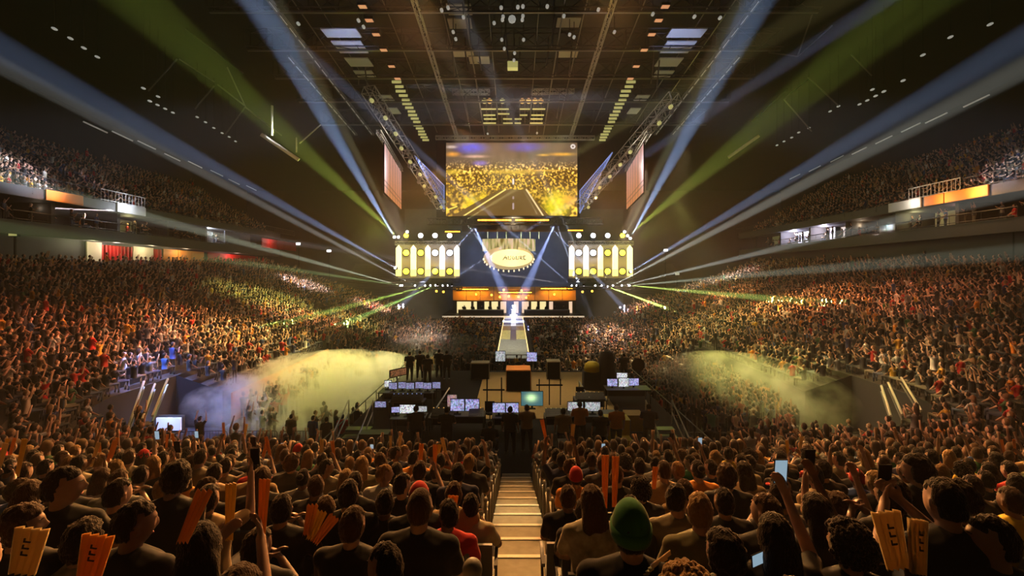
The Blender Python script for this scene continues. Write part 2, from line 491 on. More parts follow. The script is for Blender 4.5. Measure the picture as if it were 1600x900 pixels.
# left: concourse level, curtains and walls
side_panel('curtain', 158, 204, 9.6, 11.0, -37.7, M['red'], 'wide bright red curtain on the left concourse, longest of the red ones', 'curtain', .25, slats=16)
side_panel('curtain', 240, 252, 9.6, 11.0, -37.7, M['red'], 'narrow bright red curtain between two pale walls on the left concourse', 'curtain', .25, slats=5)
side_panel('wall_panel', 134, 157, 9.3, 11.2, -37.7, M['cream'], 'pale yellow wall panel just before the wide red curtain', 'panel')
side_panel('wall_panel', 206, 238, 9.3, 11.1, -37.7, M['cream'], 'pale yellow wall panel between the two bright red curtains', 'panel')
side_panel('wall_panel', 254, 318, 9.5, 11.1, -37.7, M['orange'], 'tan orange wall panel beyond the narrow red curtain', 'panel')
side_panel('wall_panel', 324, 402, 9.7, 11.1, -37.7, M['red'], 'long dim red wall panel at the far end of the left concourse', 'panel')
side_panel('wall_panel', 408, 462, 12.35, 13.7, -36.3, M['red'], 'dark red board on the far end of the left upper fascia', 'panel')
side_panel('fascia_board', 70, 128, 13.98, 14.78, -35.88, M['orange'], 'orange lit board on the left upper fascia', 'board')
side_panel('fascia_board', 182, 226, 13.98, 14.78, -35.88, M['white'], 'bright white board on the left upper fascia', 'board')
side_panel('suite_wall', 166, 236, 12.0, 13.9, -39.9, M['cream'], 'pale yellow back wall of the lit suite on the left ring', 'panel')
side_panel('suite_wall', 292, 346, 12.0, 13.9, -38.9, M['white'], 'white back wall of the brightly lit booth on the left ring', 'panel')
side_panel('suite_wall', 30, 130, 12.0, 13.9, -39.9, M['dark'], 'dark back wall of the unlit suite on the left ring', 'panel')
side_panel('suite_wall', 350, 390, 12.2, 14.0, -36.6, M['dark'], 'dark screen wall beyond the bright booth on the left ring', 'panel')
# right
side_panel('fascia_board', 1478, 1546, 13.98, 14.78, 34.48, M['orange'], 'long orange lit board on the right upper fascia', 'board')
side_panel('fascia_board', 1446, 1476, 13.98, 14.78, 34.48, M['orange'], 'short orange lit board on the right upper fascia', 'board')
side_panel('fascia_board', 1390, 1440, 13.98, 14.78, 34.48, M['white'], 'pale board next to the short orange one on the right fascia', 'board')
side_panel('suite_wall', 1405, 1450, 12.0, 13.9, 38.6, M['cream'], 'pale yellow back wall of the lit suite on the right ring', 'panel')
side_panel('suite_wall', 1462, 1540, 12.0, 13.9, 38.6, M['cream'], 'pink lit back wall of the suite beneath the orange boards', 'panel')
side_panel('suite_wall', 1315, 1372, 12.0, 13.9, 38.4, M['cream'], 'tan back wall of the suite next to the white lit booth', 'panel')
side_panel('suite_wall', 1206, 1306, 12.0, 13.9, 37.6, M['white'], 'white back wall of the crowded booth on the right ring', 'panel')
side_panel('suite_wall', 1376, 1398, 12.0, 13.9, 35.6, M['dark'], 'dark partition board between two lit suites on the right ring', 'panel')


def side_y(px, XR): return on_side(px, XR)


def suite_lamp(px, XR, z, power, col): return point((XR-(.0 if XR > 0 else .0), side_y(px, XR), z-.03*(side_y(px, XR)-32)), power, col, .25)


suite_lamp(200, -37.5, 13.6, 60, (1, .9, .4)); suite_lamp(320, -37.0, 13.6, 1500, (.75, .85, 1)); suite_lamp(60, -37.5, 13.5, 8, (1, .8, .6))
suite_lamp(182, -36.6, 11.0, 160, (1, .75, .6)); suite_lamp(236, -36.6, 11.0, 120, (1, .8, .5)); suite_lamp(290, -36.6, 11.0, 110, (1, .7, .4))
suite_lamp(370, -36.6, 11.0, 100, (1, .5, .4)); suite_lamp(145, -36.6, 11.0, 60, (1, .95, .5))
suite_lamp(100, -35.0, 14.3, 70, (1, .5, .25)); suite_lamp(205, -35.0, 14.4, 150, (.8, .85, 1)); suite_lamp(430, -35.3, 13.4, 50, (1, .5, .4))
suite_lamp(1430, 36.5, 13.6, 60, (1, .9, .4)); suite_lamp(1500, 36.5, 13.5, 40, (1, .5, .45)); suite_lamp(1345, 36.5, 13.5, 50, (1, .75, .5))
suite_lamp(1240, 36.2, 13.5, 700, (.7, .7, 1)); suite_lamp(1288, 36.2, 13.5, 500, (.8, .75, 1))
suite_lamp(1510, 33.6, 14.3, 190, (1, .5, .2)); suite_lamp(1460, 33.6, 14.3, 120, (1, .5, .2)); suite_lamp(1415, 33.6, 14.4, 70, (1, .85, .7))
suite_lamp(1580, 33.6, 13.9, 60, (1, .4, .2))


for px, py, Y, m_, lab in ((514, 392, 72, 'lamp_white', 'small pale glowing sign box far behind the left stand'), (466, 381, 70, 'lamp_white', 'small white lamp box at the far end of the left ring'),
                           (20, 365, 34, 'glow_olive', 'small greenish exit lamp box at the far left concourse'), (1588, 352, 33, 'glow_olive', 'small greenish exit lamp box at the far right concourse'),
                           (1040, 391, 72, 'lamp_white', 'pair of small white lamps far behind the right stand'), (1058, 428, 66, 'lamp_dim', 'small dim lamp low at the far end of the right stand')):
    p = at(px, py, Y); o = empty('wall_lamp', p, lab, 'lamp')
    MB().box(p.x-.35, p.x+.35, Y, Y+.2, p.z-.22, p.z+.22).build('housing', M['black'], o); MB().box(p.x-.30, p.x+.30, Y-.03, Y, p.z-.17, p.z+.17).build('lit_face', M[m_], o)
    MB().box(p.x-.05, p.x+.05, Y+.1, Y+.2, 0, p.z-.2).build('post', M['black'], o)
# railings in front of the upper tiers
def rail(name, px0, px1, XR, z0, h, label, m='alu', step=.35):
    ya, yb = side_y(px0, XR), side_y(px1, XR); f = lambda y: -.03*(y-32)
    o = empty(name, (XR, ya, z0+f(ya)), label, 'railing')
    mb = MB(); mb.tube([(XR, ya, z0+h+f(ya)), (XR, yb, z0+h+f(yb))], .04); mb.tube([(XR, ya, z0+.1+f(ya)), (XR, yb, z0+.1+f(yb))], .03); mb.build('rail_bar', M[m], o)
    mb = MB(); n = int(abs(yb-ya)/step)
    for i in range(n+1):
        y = ya+(yb-ya)*i/n; mb.tube([(XR, y, z0+f(y)), (XR, y, z0+h+f(y))], .02, 4)
    mb.build('baluster', M[m], o)
    return o


rail('railing', 158, 226, -35.9, 14.75, 1.0, 'white railing above the white board on the left upper tier', 'white')
rail('railing', 10, 150, -35.9, 14.75, .9, 'dark railing in front of the brightly lit left upper crowd', 'darksteel')
rail('railing', 230, 460, -35.9, 14.75, .8, 'long dark railing at the far half of the left upper tier', 'darksteel', .6)
rail('railing', 1420, 1500, 34.5, 14.75, 1.0, 'pale railing above the orange boards on the right upper tier', 'white')
rail('railing', 1506, 1596, 34.5, 14.75, .9, 'dark railing in front of the brightly lit right upper crowd', 'darksteel')
rail('railing', 1150, 1414, 34.5, 14.75, .8, 'long dark railing at the far half of the right upper tier', 'darksteel', .6)
rail('railing', 20, 400, -35.9, 12.2, .7, 'thin steel railing along the left suite balconies', 'darksteel', 1.2)
rail('railing', 1200, 1590, 34.5, 12.2, .7, 'thin steel railing along the right suite balconies', 'darksteel', 1.2)

# ------------------------------------------------------------------ roof steel
for i, Y in enumerate((35.9, 41.0, 45.8, 50.8, 56.8)):
    z = RZ(Y)
    tag(MB().truss((-24, Y, z+.9), (24, Y, z+.9), .9, 1.6, .06, 2.0).build('roof_truss', M['darksteel']),
        'dark cross truss under the roof, %s from the near end' % od(i+1), 'truss')
    tag(MB().box(-24, 24, Y-.10, Y+.10, z-.12, z+.02).build('roof_beam', M['steel']),
        'flat pale steel beam on the underside of the %s cross truss' % od(i+1), 'beam')


def roofline(x, y0, y1, drop=0.0): return (x, y0, RZ(y0)-drop), (x, y1, RZ(y1)-drop)


for sx, g in ((-1, 'left'), (1, 'right')):
    a, b = roofline(sx*7.6, 30, 60.5)
    tag(MB().truss(a, b, .35, .35, .05, .8).build('roof_truss', M['alu']), 'slim bright lengthwise truss on the %s side of the roof centre' % g, 'truss')
    a, b = roofline(sx*3.9, 34, 60.5, -.2)
    tag(MB().tube([a, b], .07, 6).build('roof_pipe', M['steel']), 'steel pipe running lengthwise nearest the roof centre on the %s' % g, 'pipe')
    # cable trays; their strips are no lamps, emission gives the bright dashes
    for k, x in enumerate((18.6, 20.8)):
        a, b = roofline(sx*x, 33 if k == 0 else 42, 60)
        o = empty('cable_tray', a, '%s dashed cable tray along the %s of the roof' % (('inner', 'outer')[k], g), 'cable tray')
        mb = MB(); mb.truss(a, b, .3, .2, .03, 1.2); mb.build('tray_frame', M['steel'], o)
        n = 17 if k == 0 else 12
        for i in range(n):
            t0 = i/n; t1 = t0+.72/n; p = Vector(a).lerp(Vector(b), t0); q = Vector(a).lerp(Vector(b), t1)
            MB().tube([p+Vector((0, 0, -.13)), q+Vector((0, 0, -.13))], .045, 4).build('strip', M['glow_faint'], o)
    # rig truss full of lamps
    a = Vector((sx*9.4, 29.0, 20.6)); b = Vector((sx*9.2, 58.0, 17.2))
    a = at(803-228*1 if sx < 0 else 803+252, 140 if sx < 0 else 150, 42.0); b = at(803-113 if sx < 0 else 803+104, 322, 58.5)
    o = empty('lighting_truss', a, 'sloping lighting truss carrying many small lamps, %s of the hall centre' % g, 'truss')
    MB().truss(a, b, 1.1, .9, .06, 1.1).build('truss_frame', M['alu'], o)
    n = 26
    for i in range(n):
        p = a.lerp(b, (i+.5)/n)+Vector((sx*rnd.uniform(-.5, .5), 0, -.75))
        mb = MB(); mb.lathe(p, [(.10, -.22), (.20, -.18), (.20, .12), (.08, .26)], 8, 'y'); mb.build('lamp', M['glow_olive' if i % 3 == 0 else 'steel'], o)
    point(a.lerp(b, .3)+Vector((-sx*2, 0, -3)), 90, (1, .9, .75), .3); point(a.lerp(b, .7)+Vector((-sx*2, 0, -3)), 60, (1, .9, .6), .3)
    # narrow louvre bars, made to glow in place of olive light on them
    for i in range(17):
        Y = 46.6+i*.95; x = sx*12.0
        tag(MB().box(x-.5+.1*math.sin(i*2.1), x+.45, Y-.08, Y+.08, RZ(Y)-.12, RZ(Y)+.12).build('louvre_bar', M['glow_olive']),
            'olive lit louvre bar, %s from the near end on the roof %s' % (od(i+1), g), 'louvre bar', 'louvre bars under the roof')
    for i, Y in enumerate((34.6, 36.2, 38.0, 40.2, 42.8, 45.0)):
        p = (sx*11.5, Y, RZ(Y)-.4)
        o = empty('house_light', p, 'square orange glowing house light, %s from the near end on the %s' % (od(i+1), g), 'lamp', 'orange house lights under the roof')
        MB().cbox(p, (.72, .5, .22)).build('housing', M['darksteel'], o)
        MB().cbox((p[0], p[1]-.02, p[2]-.13), (.56, .42, .05)).build('diffuser', M['lamp_orange'], o)
    # pale baffles that catch the blue light
    k = 0
    for (px, py, wd, dp) in ((528, 46, 3.0, 1.5), (540, 66, 2.6, 2.2), (556, 92, 2.2, 1.8), (566, 112, 1.8, 1.5), (600, 150, 1.4, 2.0), (612, 170, 1.2, 2.0)):
        k += 1
        Y = 24.2/((412-py)/FP+.12); x = (803-px)/FP*Y
        tag(MB().box(sx*x-wd/2, sx*x+wd/2, Y, Y+dp, RZ(Y)+.05, RZ(Y)+.15).build('ceiling_baffle', M['white']),
            'pale blue lit ceiling baffle, %s from the near end on the roof %s' % (od(k), g), 'ceiling baffle')
    for j, x in enumerate((2.0, 5.7, 10.2, 15.4, 17.2)):
        a, b = roofline(sx*x, 33, 60.5, -.5)
        tag(MB().tube([a, b], .05, 5).build('roof_pipe', M['steel']), 'thin lengthwise roof pipe, %s out from the centre on the %s' % (od(j+2), g), 'pipe')
    k = 0
    for (px, py) in ((717, 52), (722, 97), (716, 30), (748, 108), (890, 50), (888, 98)):
        if (px < 803) != (sx < 0): continue
        k += 1
        Y = 24.2/((412-py)/FP+.12); p = at(px, py, Y)
        tag(MB().box(p.x-1.0, p.x+1.0, Y, Y+1.6, p.z+1.2, p.z+1.3).build('ceiling_panel', M['cream']),
            'dim yellow ceiling panel, %s from the near end %s of centre' % (od(k), g), 'ceiling panel')
    # roof-edge strip lamps
    pts = ((130, 190), (175, 205), (215, 220), (257, 240), (294, 252), (329, 266), (357, 280), (385, 290)) if sx < 0 else \
        ((1546, 148), (1480, 176), (1438, 192), (1394, 212), (1354, 230), (1318, 243), (1282, 259), (1250, 272))
    for i, (px, py) in enumerate(pts):
        Y = 38+i*4.2; p = at(px, py, Y); q = p+Vector((-sx*.5, 1.7, -.45))
        tag(MB().tube([p, q], .07, 5).build('strip_lamp', M['glow_faint']), 'dim strip lamp, %s from the near end along the %s roof edge' % (od(i+1), g), 'strip lamp', 'strip lamps along the roof edges')
    pts = ((85, 45), (110, 60), (131, 75), (152, 89), (224, 138), (234, 158), (247, 151), (246, 164), (258, 170), (270, 176), (308, 183), (321, 191), (334, 200), (347, 208), (358, 214), (368, 221)) if sx < 0 else \
        ((1547, 38), (1485, 58), (1442, 86), (1411, 126), (1381, 143), (1363, 140), (1368, 150), (1355, 157), (1343, 163), (1310, 166), (1297, 174), (1264, 200), (1248, 207), (1237, 215), (1225, 221), (1214, 227))
    for i, (px, py) in enumerate(pts):
        Y = 36+i*1.6; p = at(px, py, Y)
        dl = empty('downlight', p, 'small pale downlight, %s from the near end under the %s roof' % (od(i+1), g), 'downlight', 'downlights in two broken rows'); MB()._ell(p, (.14, .26, .10), 8, 5, 0).build('lamp', M['lamp_dim'], dl); MB().tube([p+Vector((0, 0, .08)), (p.x, p.y, RZ(p.y)+5)], .02, 4).build('drop_rod', M['black'], dl)
    # thin bracing rods beyond
    prs = (((277, 92), (232, 142)), ((335, 134), (305, 170)), ((382, 168), (352, 210)), ((280, 92), (335, 128)), ((340, 132), (382, 165)), ((384, 168), (440, 212)), ((290, 45), (380, 115)), ((355, 105), (385, 170))) if sx < 0 else \
        (((1270, 20), (1246, 88)), ((1246, 88), (1300, 40)), ((1225, 155), (1268, 205)), ((1225, 155), (1262, 125)), ((1262, 120), (1310, 165)), ((1200, 82), (1246, 88)), ((1175, 190), (1230, 140)), ((1330, 85), (1362, 118)))
    for i, (p, q) in enumerate(prs):
        Y = 40
        tag(MB().tube([at(*p, Y), at(*q, Y+3)], .065, 5).build('bracing_rod', M['steel']), 'thin bracing rod, %s of the %s roof bracing' % (od(i+1), g), 'bracing rod', 'bracing rods of the side roof')
    # side LED screens, nearly edge on
    Y1, Y2 = 42.0, 55.4
    x1, x2 = sx*11.95, sx*13.7
    o = empty('side_screen', (x1, Y1, 20.5), 'hanging side screen glowing peach, seen nearly edge on, %s of the main screen' % g, 'screen')
    H, W = 30, 60
    v, u = np.mgrid[0:H, 0:W]; v = v/H; u = u/W
    img = np.zeros((H, W, 3)); base = .55+.35*np.sin(u*42)*.35+.1*nr.random((H, W))
    img[..., 0] = base*1.0; img[..., 1] = base*(.36+.16*v); img[..., 2] = base*(.12+.30*v)
    near = np.exp(-(u/.12)**2)*np.exp(-((v-.45)/.35)**2); img += near[..., None]*np.array([.9, .85, 1.0])
    img[(v > .10) & (v < .14)] *= .45; img[(v > .22) & (v < .25)] *= .5; img *= .85
    screen('display', (x1, Y1, 15.6), (x2, Y2, 15.6), (x1, Y1, 20.1), img, screen_mat('side_screen_picture_'+g, 1.0), o)
    mb = MB(); off = sx*.12
    mb.quad((x1+off, Y1, 15.5), (x2+off, Y2, 15.5), (x2+off, Y2, 20.2), (x1+off, Y1, 20.2)); mb.box(min(x1, x1+off), max(x1, x1+off), Y1-.02, Y1, 15.5, 20.2); mb.build('back_panel', M['black'], o)
    MB().truss((x1-sx*.1, Y1-2.2, 20.55), (x2, Y2, 20.4), .35, .35, .05, .7).build('hanging_truss', M['alu'], o)
    # blue LED mesh wedge beside the main screen
    p1, p2, p3 = (at(648, 243, 52), at(694, 290, 58), at(694, 327, 58)) if sx < 0 else (at(957, 238, 52), at(906, 298, 58), at(906, 333, 58))
    o = empty('mesh_wedge', p1, 'blue lit wedge of LED mesh hanging beside the main screen on the %s' % g, 'LED mesh')
    mb = MB(); mb.tube([p1, p2], .05, 5); mb.tube([p1, p3], .07, 5); mb.tube([p2, p3], .05, 5); mb.build('edge_tube', M['led_blue'], o)
    mb = MB()
    for i in range(1, 22):
        t = i/22; mb.tube([p1.lerp(p2, t), p1.lerp(p3, t)], .022, 4)
    for i in range(1, 4): mb.tube([p1, p2.lerp(p3, i/4)], .02, 4)
    mb.build('mesh_bars', M['led_blue'], o)

# catwalk tubes hanging over the left and right stands
o = empty('followspot_perch', at(420, 218, 38), 'long pale suspended tube with upright post over the left stand', 'perch')
MB().tube([at(408, 210, 38), at(467, 250, 39)], .16, 8).build('tube', M['cream'], o)
MB().tube([at(425, 165, 38), at(425, 212, 38)], .09, 6).build('post', M['cream'], o)
MB().tube([at(468, 224, 39), at(501, 195, 41)], .06, 6).build('strut', M['cream'], o); MB().tube([at(463, 215, 39), at(463, 238, 39)], .06, 6).build('hanger', M['cream'], o)
tag(MB().tube([at(1138, 246, 42), at(1186, 212, 40)], .15, 8).build('suspended_tube', M['cream']), 'long pale suspended tube over the right stand', 'tube')
point(at(445, 245, 36.5), 60, (1, .7, .3)); point(at(1150, 245, 38.5), 25, (1, .7, .3))

# centre roof rig: amber lit frame and small fixtures
o = empty('centre_rig', (0, 55, 28), 'amber lit lighting frame hanging above the main screen in the roof centre', 'lighting rig')
MB().truss(at(707, 144, 55), at(765, 144, 55), .5, .5, .05, .6).build('outrigger_truss', M['alu'], o)
MB().truss(at(830, 144, 55), at(897, 142, 55), .5, .5, .05, .6).build('outrigger_truss', M['alu'], o)
MB().truss(at(750, 165, 55), at(853, 165, 55), .6, .6, .05, .6).build('main_truss', M['darksteel'], o)
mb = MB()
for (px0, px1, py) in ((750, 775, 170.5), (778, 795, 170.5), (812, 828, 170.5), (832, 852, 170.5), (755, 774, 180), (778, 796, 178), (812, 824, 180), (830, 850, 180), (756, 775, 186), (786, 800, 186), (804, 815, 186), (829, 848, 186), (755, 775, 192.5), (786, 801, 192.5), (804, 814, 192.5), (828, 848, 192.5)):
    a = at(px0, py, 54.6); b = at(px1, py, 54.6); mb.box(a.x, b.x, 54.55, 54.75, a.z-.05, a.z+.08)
mb.build('frame_bars', M['glow_olive'], o)  # bars glow by emission, standing in for light on the frame
for px, m in ((757, 'glow_olive'), (765, 'lamp_amber'), (785, 'glow_olive'), (816, 'lamp_amber'), (826, 'lamp_amber'), (836, 'led_yellow'), (845, 'lamp_amber')):
    a = at(px, 158, 54.6); MB().lathe(a, [(.12, .2), (.3, .1), (.32, -.15)], 10, 'y').build('flood_lamp', M['lamp_amber' if m != 'glow_olive' else m], o)
mb = MB()
for px in (760, 768, 784, 792, 812, 820, 834, 846): mb.tube([at(px, 160, 54.7), at(px, 193, 54.7)], .04, 4)
mb.build('frame_posts', M['steel'], o)
point(at(765, 172, 53), 40, (1, .8, .4)); point(at(838, 172, 53), 60, (1, .65, .25))
o = empty('chain_hoist', at(801, 103, 44), 'yellowish chain hoist box hanging in the roof centre', 'hoist')
MB().cbox(at(801, 103, 44), (1.0, .8, .6)).build('housing', M['glow_olive'], o); MB().tube([at(812, 58, 44), at(812, 97, 44)], .06).build('cable', M['steel'], o)  # housing is no lamp; its emission imitates light on the box
fx = [(783, 12), (809, 11), (817, 10), (786, 26), (800, 30), (817, 25), (785, 31), (816, 31), (772, 36), (784, 62), (818, 62), (788, 76), (804, 83), (803, 94), (724, 27), (881, 25), (855, 10), (708, 50), (712, 61), (762, 209), (839, 208), (560, 32), (568, 42), (466, 37), (690, 16), (700, 12), (890, 54), (897, 58), (1020, 22), (1085, 26), (1125, 28), (935, 15), (960, 50)]
for i, (px, py) in enumerate(fx):
    Y = max(30, 24.2/((412-py)/FP+.12))-.8; p = at(px, py, Y)
    o = empty('roof_fixture', p, 'small pale roof fixture, %s' % ('at the front corner above the main screen' if py > 200 else 'one of those scattered over the dark roof centre'), 'roof fixture', 'small fixtures scattered over the roof')
    s_ = .13 if i not in (4,) else .30
    MB().lathe(p, [(s_*.5, -.2), (s_, -.1), (s_, .12), (s_*.4, .22)], 8, 'y').build('body', M['lamp_dim'], o)
    MB().tube([p+Vector((0, 0, s_)), p+Vector((0, 0, 1.3))], .03, 4).build('clamp', M['darksteel'], o)
# vertical hangers between roof beams
for i, (px, y0, y1) in enumerate(((732, 25, 75), (866, 22, 73), (707, 85, 118), (727, 80, 112), (748, 80, 110), (872, 80, 118), (893, 80, 118), (857, 80, 105), (728, 162, 185), (874, 160, 185), (790, 55, 95), (560, 132, 110), (571, 112, 146), (1021, 95, 130), (1030, 96, 140))):
    Y = 24.2/((412-y0)/FP+.12)
    tag(MB().tube([at(px, y0, Y)+Vector((0, 0, 1.2)), at(px, y0, Y), at(px+(-4 if px > 803 else 4), y1, Y)], .07, 5).build('hanger_rod', M['steel']),
        'slim steel hanger rod below the roof beams of the hall centre', 'hanger rod', 'hanger rods under the roof')

# ------------------------------------------------------------------ stage
# main screen
Ysc = 60.0
sx0, sx1, sz0, sz1 = (697-803)/FP*Ysc, (902-803)/FP*Ysc, EYE+(412-338)/FP*Ysc, EYE+(412-223)/FP*Ysc
W, H = 300, 168
v, u = np.mgrid[0:H, 0:W]; v = v/H; u = u/W
g_ = np.random.default_rng(5)


def blur(a, k):
    for _ in range(2):
        a = sum(np.roll(a, i, 0) for i in range(-k, k+1))/(2*k+1); a = sum(np.roll(a, i, 1) for i in range(-k, k+1))/(2*k+1)
    return a


def nz(k):
    a = blur(g_.random((H, W)), k); return (a-a.min())/(a.max()-a.min())


img = np.zeros((H, W, 3)); img[:] = (.17, .11, .035)
sky = np.clip((v-.62)/.12, 0, 1)[..., None]
n1, n2, n3 = nz(1), nz(2), nz(5)
nb_ = nz(2); mixv = np.clip((.42-v)/.25, 0, 1)
crowd = (np.clip((n1-.47)*4.2, 0, 1)*(1-mixv)+np.clip((nb_-.45)*3.8, 0, 1)*mixv)*np.clip(.25+1.0*n3, 0, 1)
cr = crowd[..., None]*np.array([1.0, .62, .06])*1.25+np.array([.13, .055, .006])
img = cr*(1-sky)+np.array([.16, .10, .055])*sky*(.7+.5*n3[..., None])
# far rows are finer and paler
far = np.exp(-((v-.66)/.07)**2)[..., None]*np.clip((n1-.5)*3, 0, 1)[..., None]*np.array([.55, .38, .22]); img += far
for (cx, cyy, rx, ry, c) in ((.19, .93, .10, .07, (.10, .10, .85)), (.60, .94, .12, .06, (.12, .09, .50)), (.22, .81, .09, .02, (.75, .45, .35)), (.04, .94, .04, .02, (.8, .6, .5)), (.05, .84, .05, .03, (1., .42, .06)), (.88, .84, .09, .022, (1, .50, .06)), (.74, .83, .04, .015, (.9, .5, .08)), (.26, .72, .05, .03, (.3, .2, .7)), (.84, .14, .085, .17, (1.1, .95, .02)), (.93, .22, .05, .07, (1.1, .55, .06)), (.19, .18, .05, .09, (1.1, .8, .02)), (.28, .23, .03, .10, (1.1, .75, .03)), (.05, .60, .06, .03, (.9, .6, .05)), (.5, .60, .2, .03, (.8, .5, .04)), (.75, .62, .15, .012, (.9, .5, .06))):
    wgt = np.exp(-(((u-cx)/rx)**2+((v-cyy)/ry)**2)**1.3)[..., None]*(.55+.45*n2[..., None]); img = img*(1-wgt)+wgt*np.array(c)
run = (v < .36) & (u > .5-.10-(.36-v)*1.0) & (u < .5+.10+(.36-v)*.52)
img[run] = np.array([.16, .085, .02])
def line(x0, y0, x1, y1, wd, c):
    t = np.clip(((u-x0)*(x1-x0)+(v-y0)*(y1-y0))/((x1-x0)**2+(y1-y0)**2), 0, 1)
    d = np.hypot(u-(x0+t*(x1-x0)), (v-(y0+t*(y1-y0)))*.56); wgt = np.clip(1.4-d/wd, 0, 1)[..., None]; img[:] = img*(1-wgt)+wgt*np.array(c)
line(.13, .0, .45, .36, .006, (1.1, .85, .22)); line(.74, .0, .61, .36, .006, (1.1, .8, .4)); line(.0, .08, .08, .13, .006, (1, .8, .1))
line(.51, .44, .51, .50, .007, (.95, .85, .8)); line(.51, .10, .51, .17, .006, (.55, .4, .4)); line(.51, .24, .51, .26, .006, (.5, .35, .3))
ring_ = np.abs(np.hypot((u-.965), (v-.945)*.56)-.013) < .006; img[ring_] = (.8, .7, .65)
o = empty('main_screen', (0, Ysc, sz0), 'huge hanging LED screen showing a golden crowd around a runway', 'screen')
screen('display', (sx0, Ysc, sz0), (sx1, Ysc, sz0), (sx0, Ysc, sz1), img, screen_mat('main_screen_picture', 1.1), o)
MB().box(sx0-1.1, sx1+.35, Ysc+.02, Ysc+.5, sz0-.3, sz1+.3).build('frame', M['black'], o)
MB().box(sx0-1.25, sx0-.0, Ysc-.1, Ysc+.05, sz0-.5, sz1+.3).build('side_mask', M['black'], o)
MB().truss((sx0-1.3, Ysc-.3, sz1+.55), (sx1+2.2, Ysc-.3, sz1+.55), .5, .45, .06, .6).build('top_truss', M['alu'], o)
for px in (762, 839): MB().tube([(at(px, 215, Ysc).x, Ysc, sz1+.6), (at(px, 215, Ysc).x, Ysc, sz1+4)], .06).build('hanging_cable', M['steel'], o)
point((-6, 58.6, sz1+1.3), 35, (1, .9, .5)); point((6.6, 58.6, sz1+1.3), 35, (1, .9, .5))

# black header truss beneath the main screen with orange bars
o = empty('header_truss', (0, 58, 14), 'black drape-covered header truss just beneath the main screen', 'truss')
MB().box(at(665, 0, 58).x, at(940, 0, 58).x, 58.2, 58.6, at(0, 372, 58).z, at(0, 344, 58).z).build('drape', M['dark'], o) if False else None
MB().truss(at(668, 346, 58), at(942, 346, 58), .8, .8, .06, .8).build('truss_frame', M['darksteel'], o)
MB().box(at(722, 0, 59).x, at(885, 0, 59).x, 59.0, 59.2, at(0, 362, 59).z, at(0, 337, 59).z).build('drape', M['dark'], o)


def light_bar(name, px0, px1, py, Y, label, m='led_orange', h=.16, power=260, col=(1, .32, .02), group=None, down=True):
    a = at(px0, py, Y); b = at(px1, py, Y)
    o = empty(name, a, label, 'light bar', group)
    n = 10; w_ = (b.x-a.x)/n
    MB().box(a.x, b.x, Y, Y+.3, a.z-h*1.3, a.z+h*1.3).build('housing', M['black'], o)
    mb = MB()
    for i in range(n): mb.box(a.x+i*w_+.03, a.x+(i+1)*w_-.03, Y-.06, Y, a.z-h/2, a.z+h/2)
    mb.build('led_strip', M[m], o)
    for t in (.2, .5, .8):
        p = a.lerp(b, t); spot((p.x, Y-.8, p.z+.05), (p.x, Y+.5, p.z-.75), 125, power*.8, col, 1, .15, 'bar_fill_spot')  # added spots before the bar throw its glow back on the facing
    return o


light_bar('light_bar', 746, 799, 344, 57.0, 'orange light bar under the main screen, left one of the pair')
light_bar('light_bar', 805, 858, 344, 57.0, 'orange light bar under the main screen, right one of the pair')
light_bar('light_bar', 695, 719, 362, 60.0, 'short orange light bar above the inner end of the left lamp wall', power=50)
light_bar('light_bar', 887, 911, 360, 60.0, 'short orange light bar above the inner end of the right lamp wall', power=50)
light_bar('light_bar', 713, 763, 452, 64.4, 'long orange light bar on the stage roof, left end', power=300)
light_bar('light_bar', 779, 831, 457, 64.4, 'long orange light bar on the stage roof, middle', power=260)
light_bar('light_bar', 845, 895, 451, 64.4, 'long orange light bar on the stage roof, right end', power=300)
for i, (px, py) in enumerate(((768, 461), (781, 464), (795, 463), (810, 464), (822, 465), (682, 455), (693, 456), (744, 460), (866, 460), (910, 456), (925, 455), (787, 453), (815, 454))):
    p = at(px, py, 64.2)
    o = empty('par_lamp', p, 'small orange glowing par lamp hung below the stage roof edge', 'lamp', 'orange par lamps on the stage roof')
    MB().lathe(p, [(.13, .3), (.2, .1), (.22, -.05)], 10, 'y').build('can', M['black'], o)
    MB().lathe((p.x, p.y-.07, p.z), [(.17, .0), (.15, -.04)], 10, 'y').build('lens', M['led_orange'], o)
    spot((p.x, p.y-.6, p.z+.1), (p.x, p.y+.6, p.z-.5), 120, 45, (1, .38, .06), 1, .1, 'par_fill_spot')  # added spot in front of the can, aimed back at the roof facing

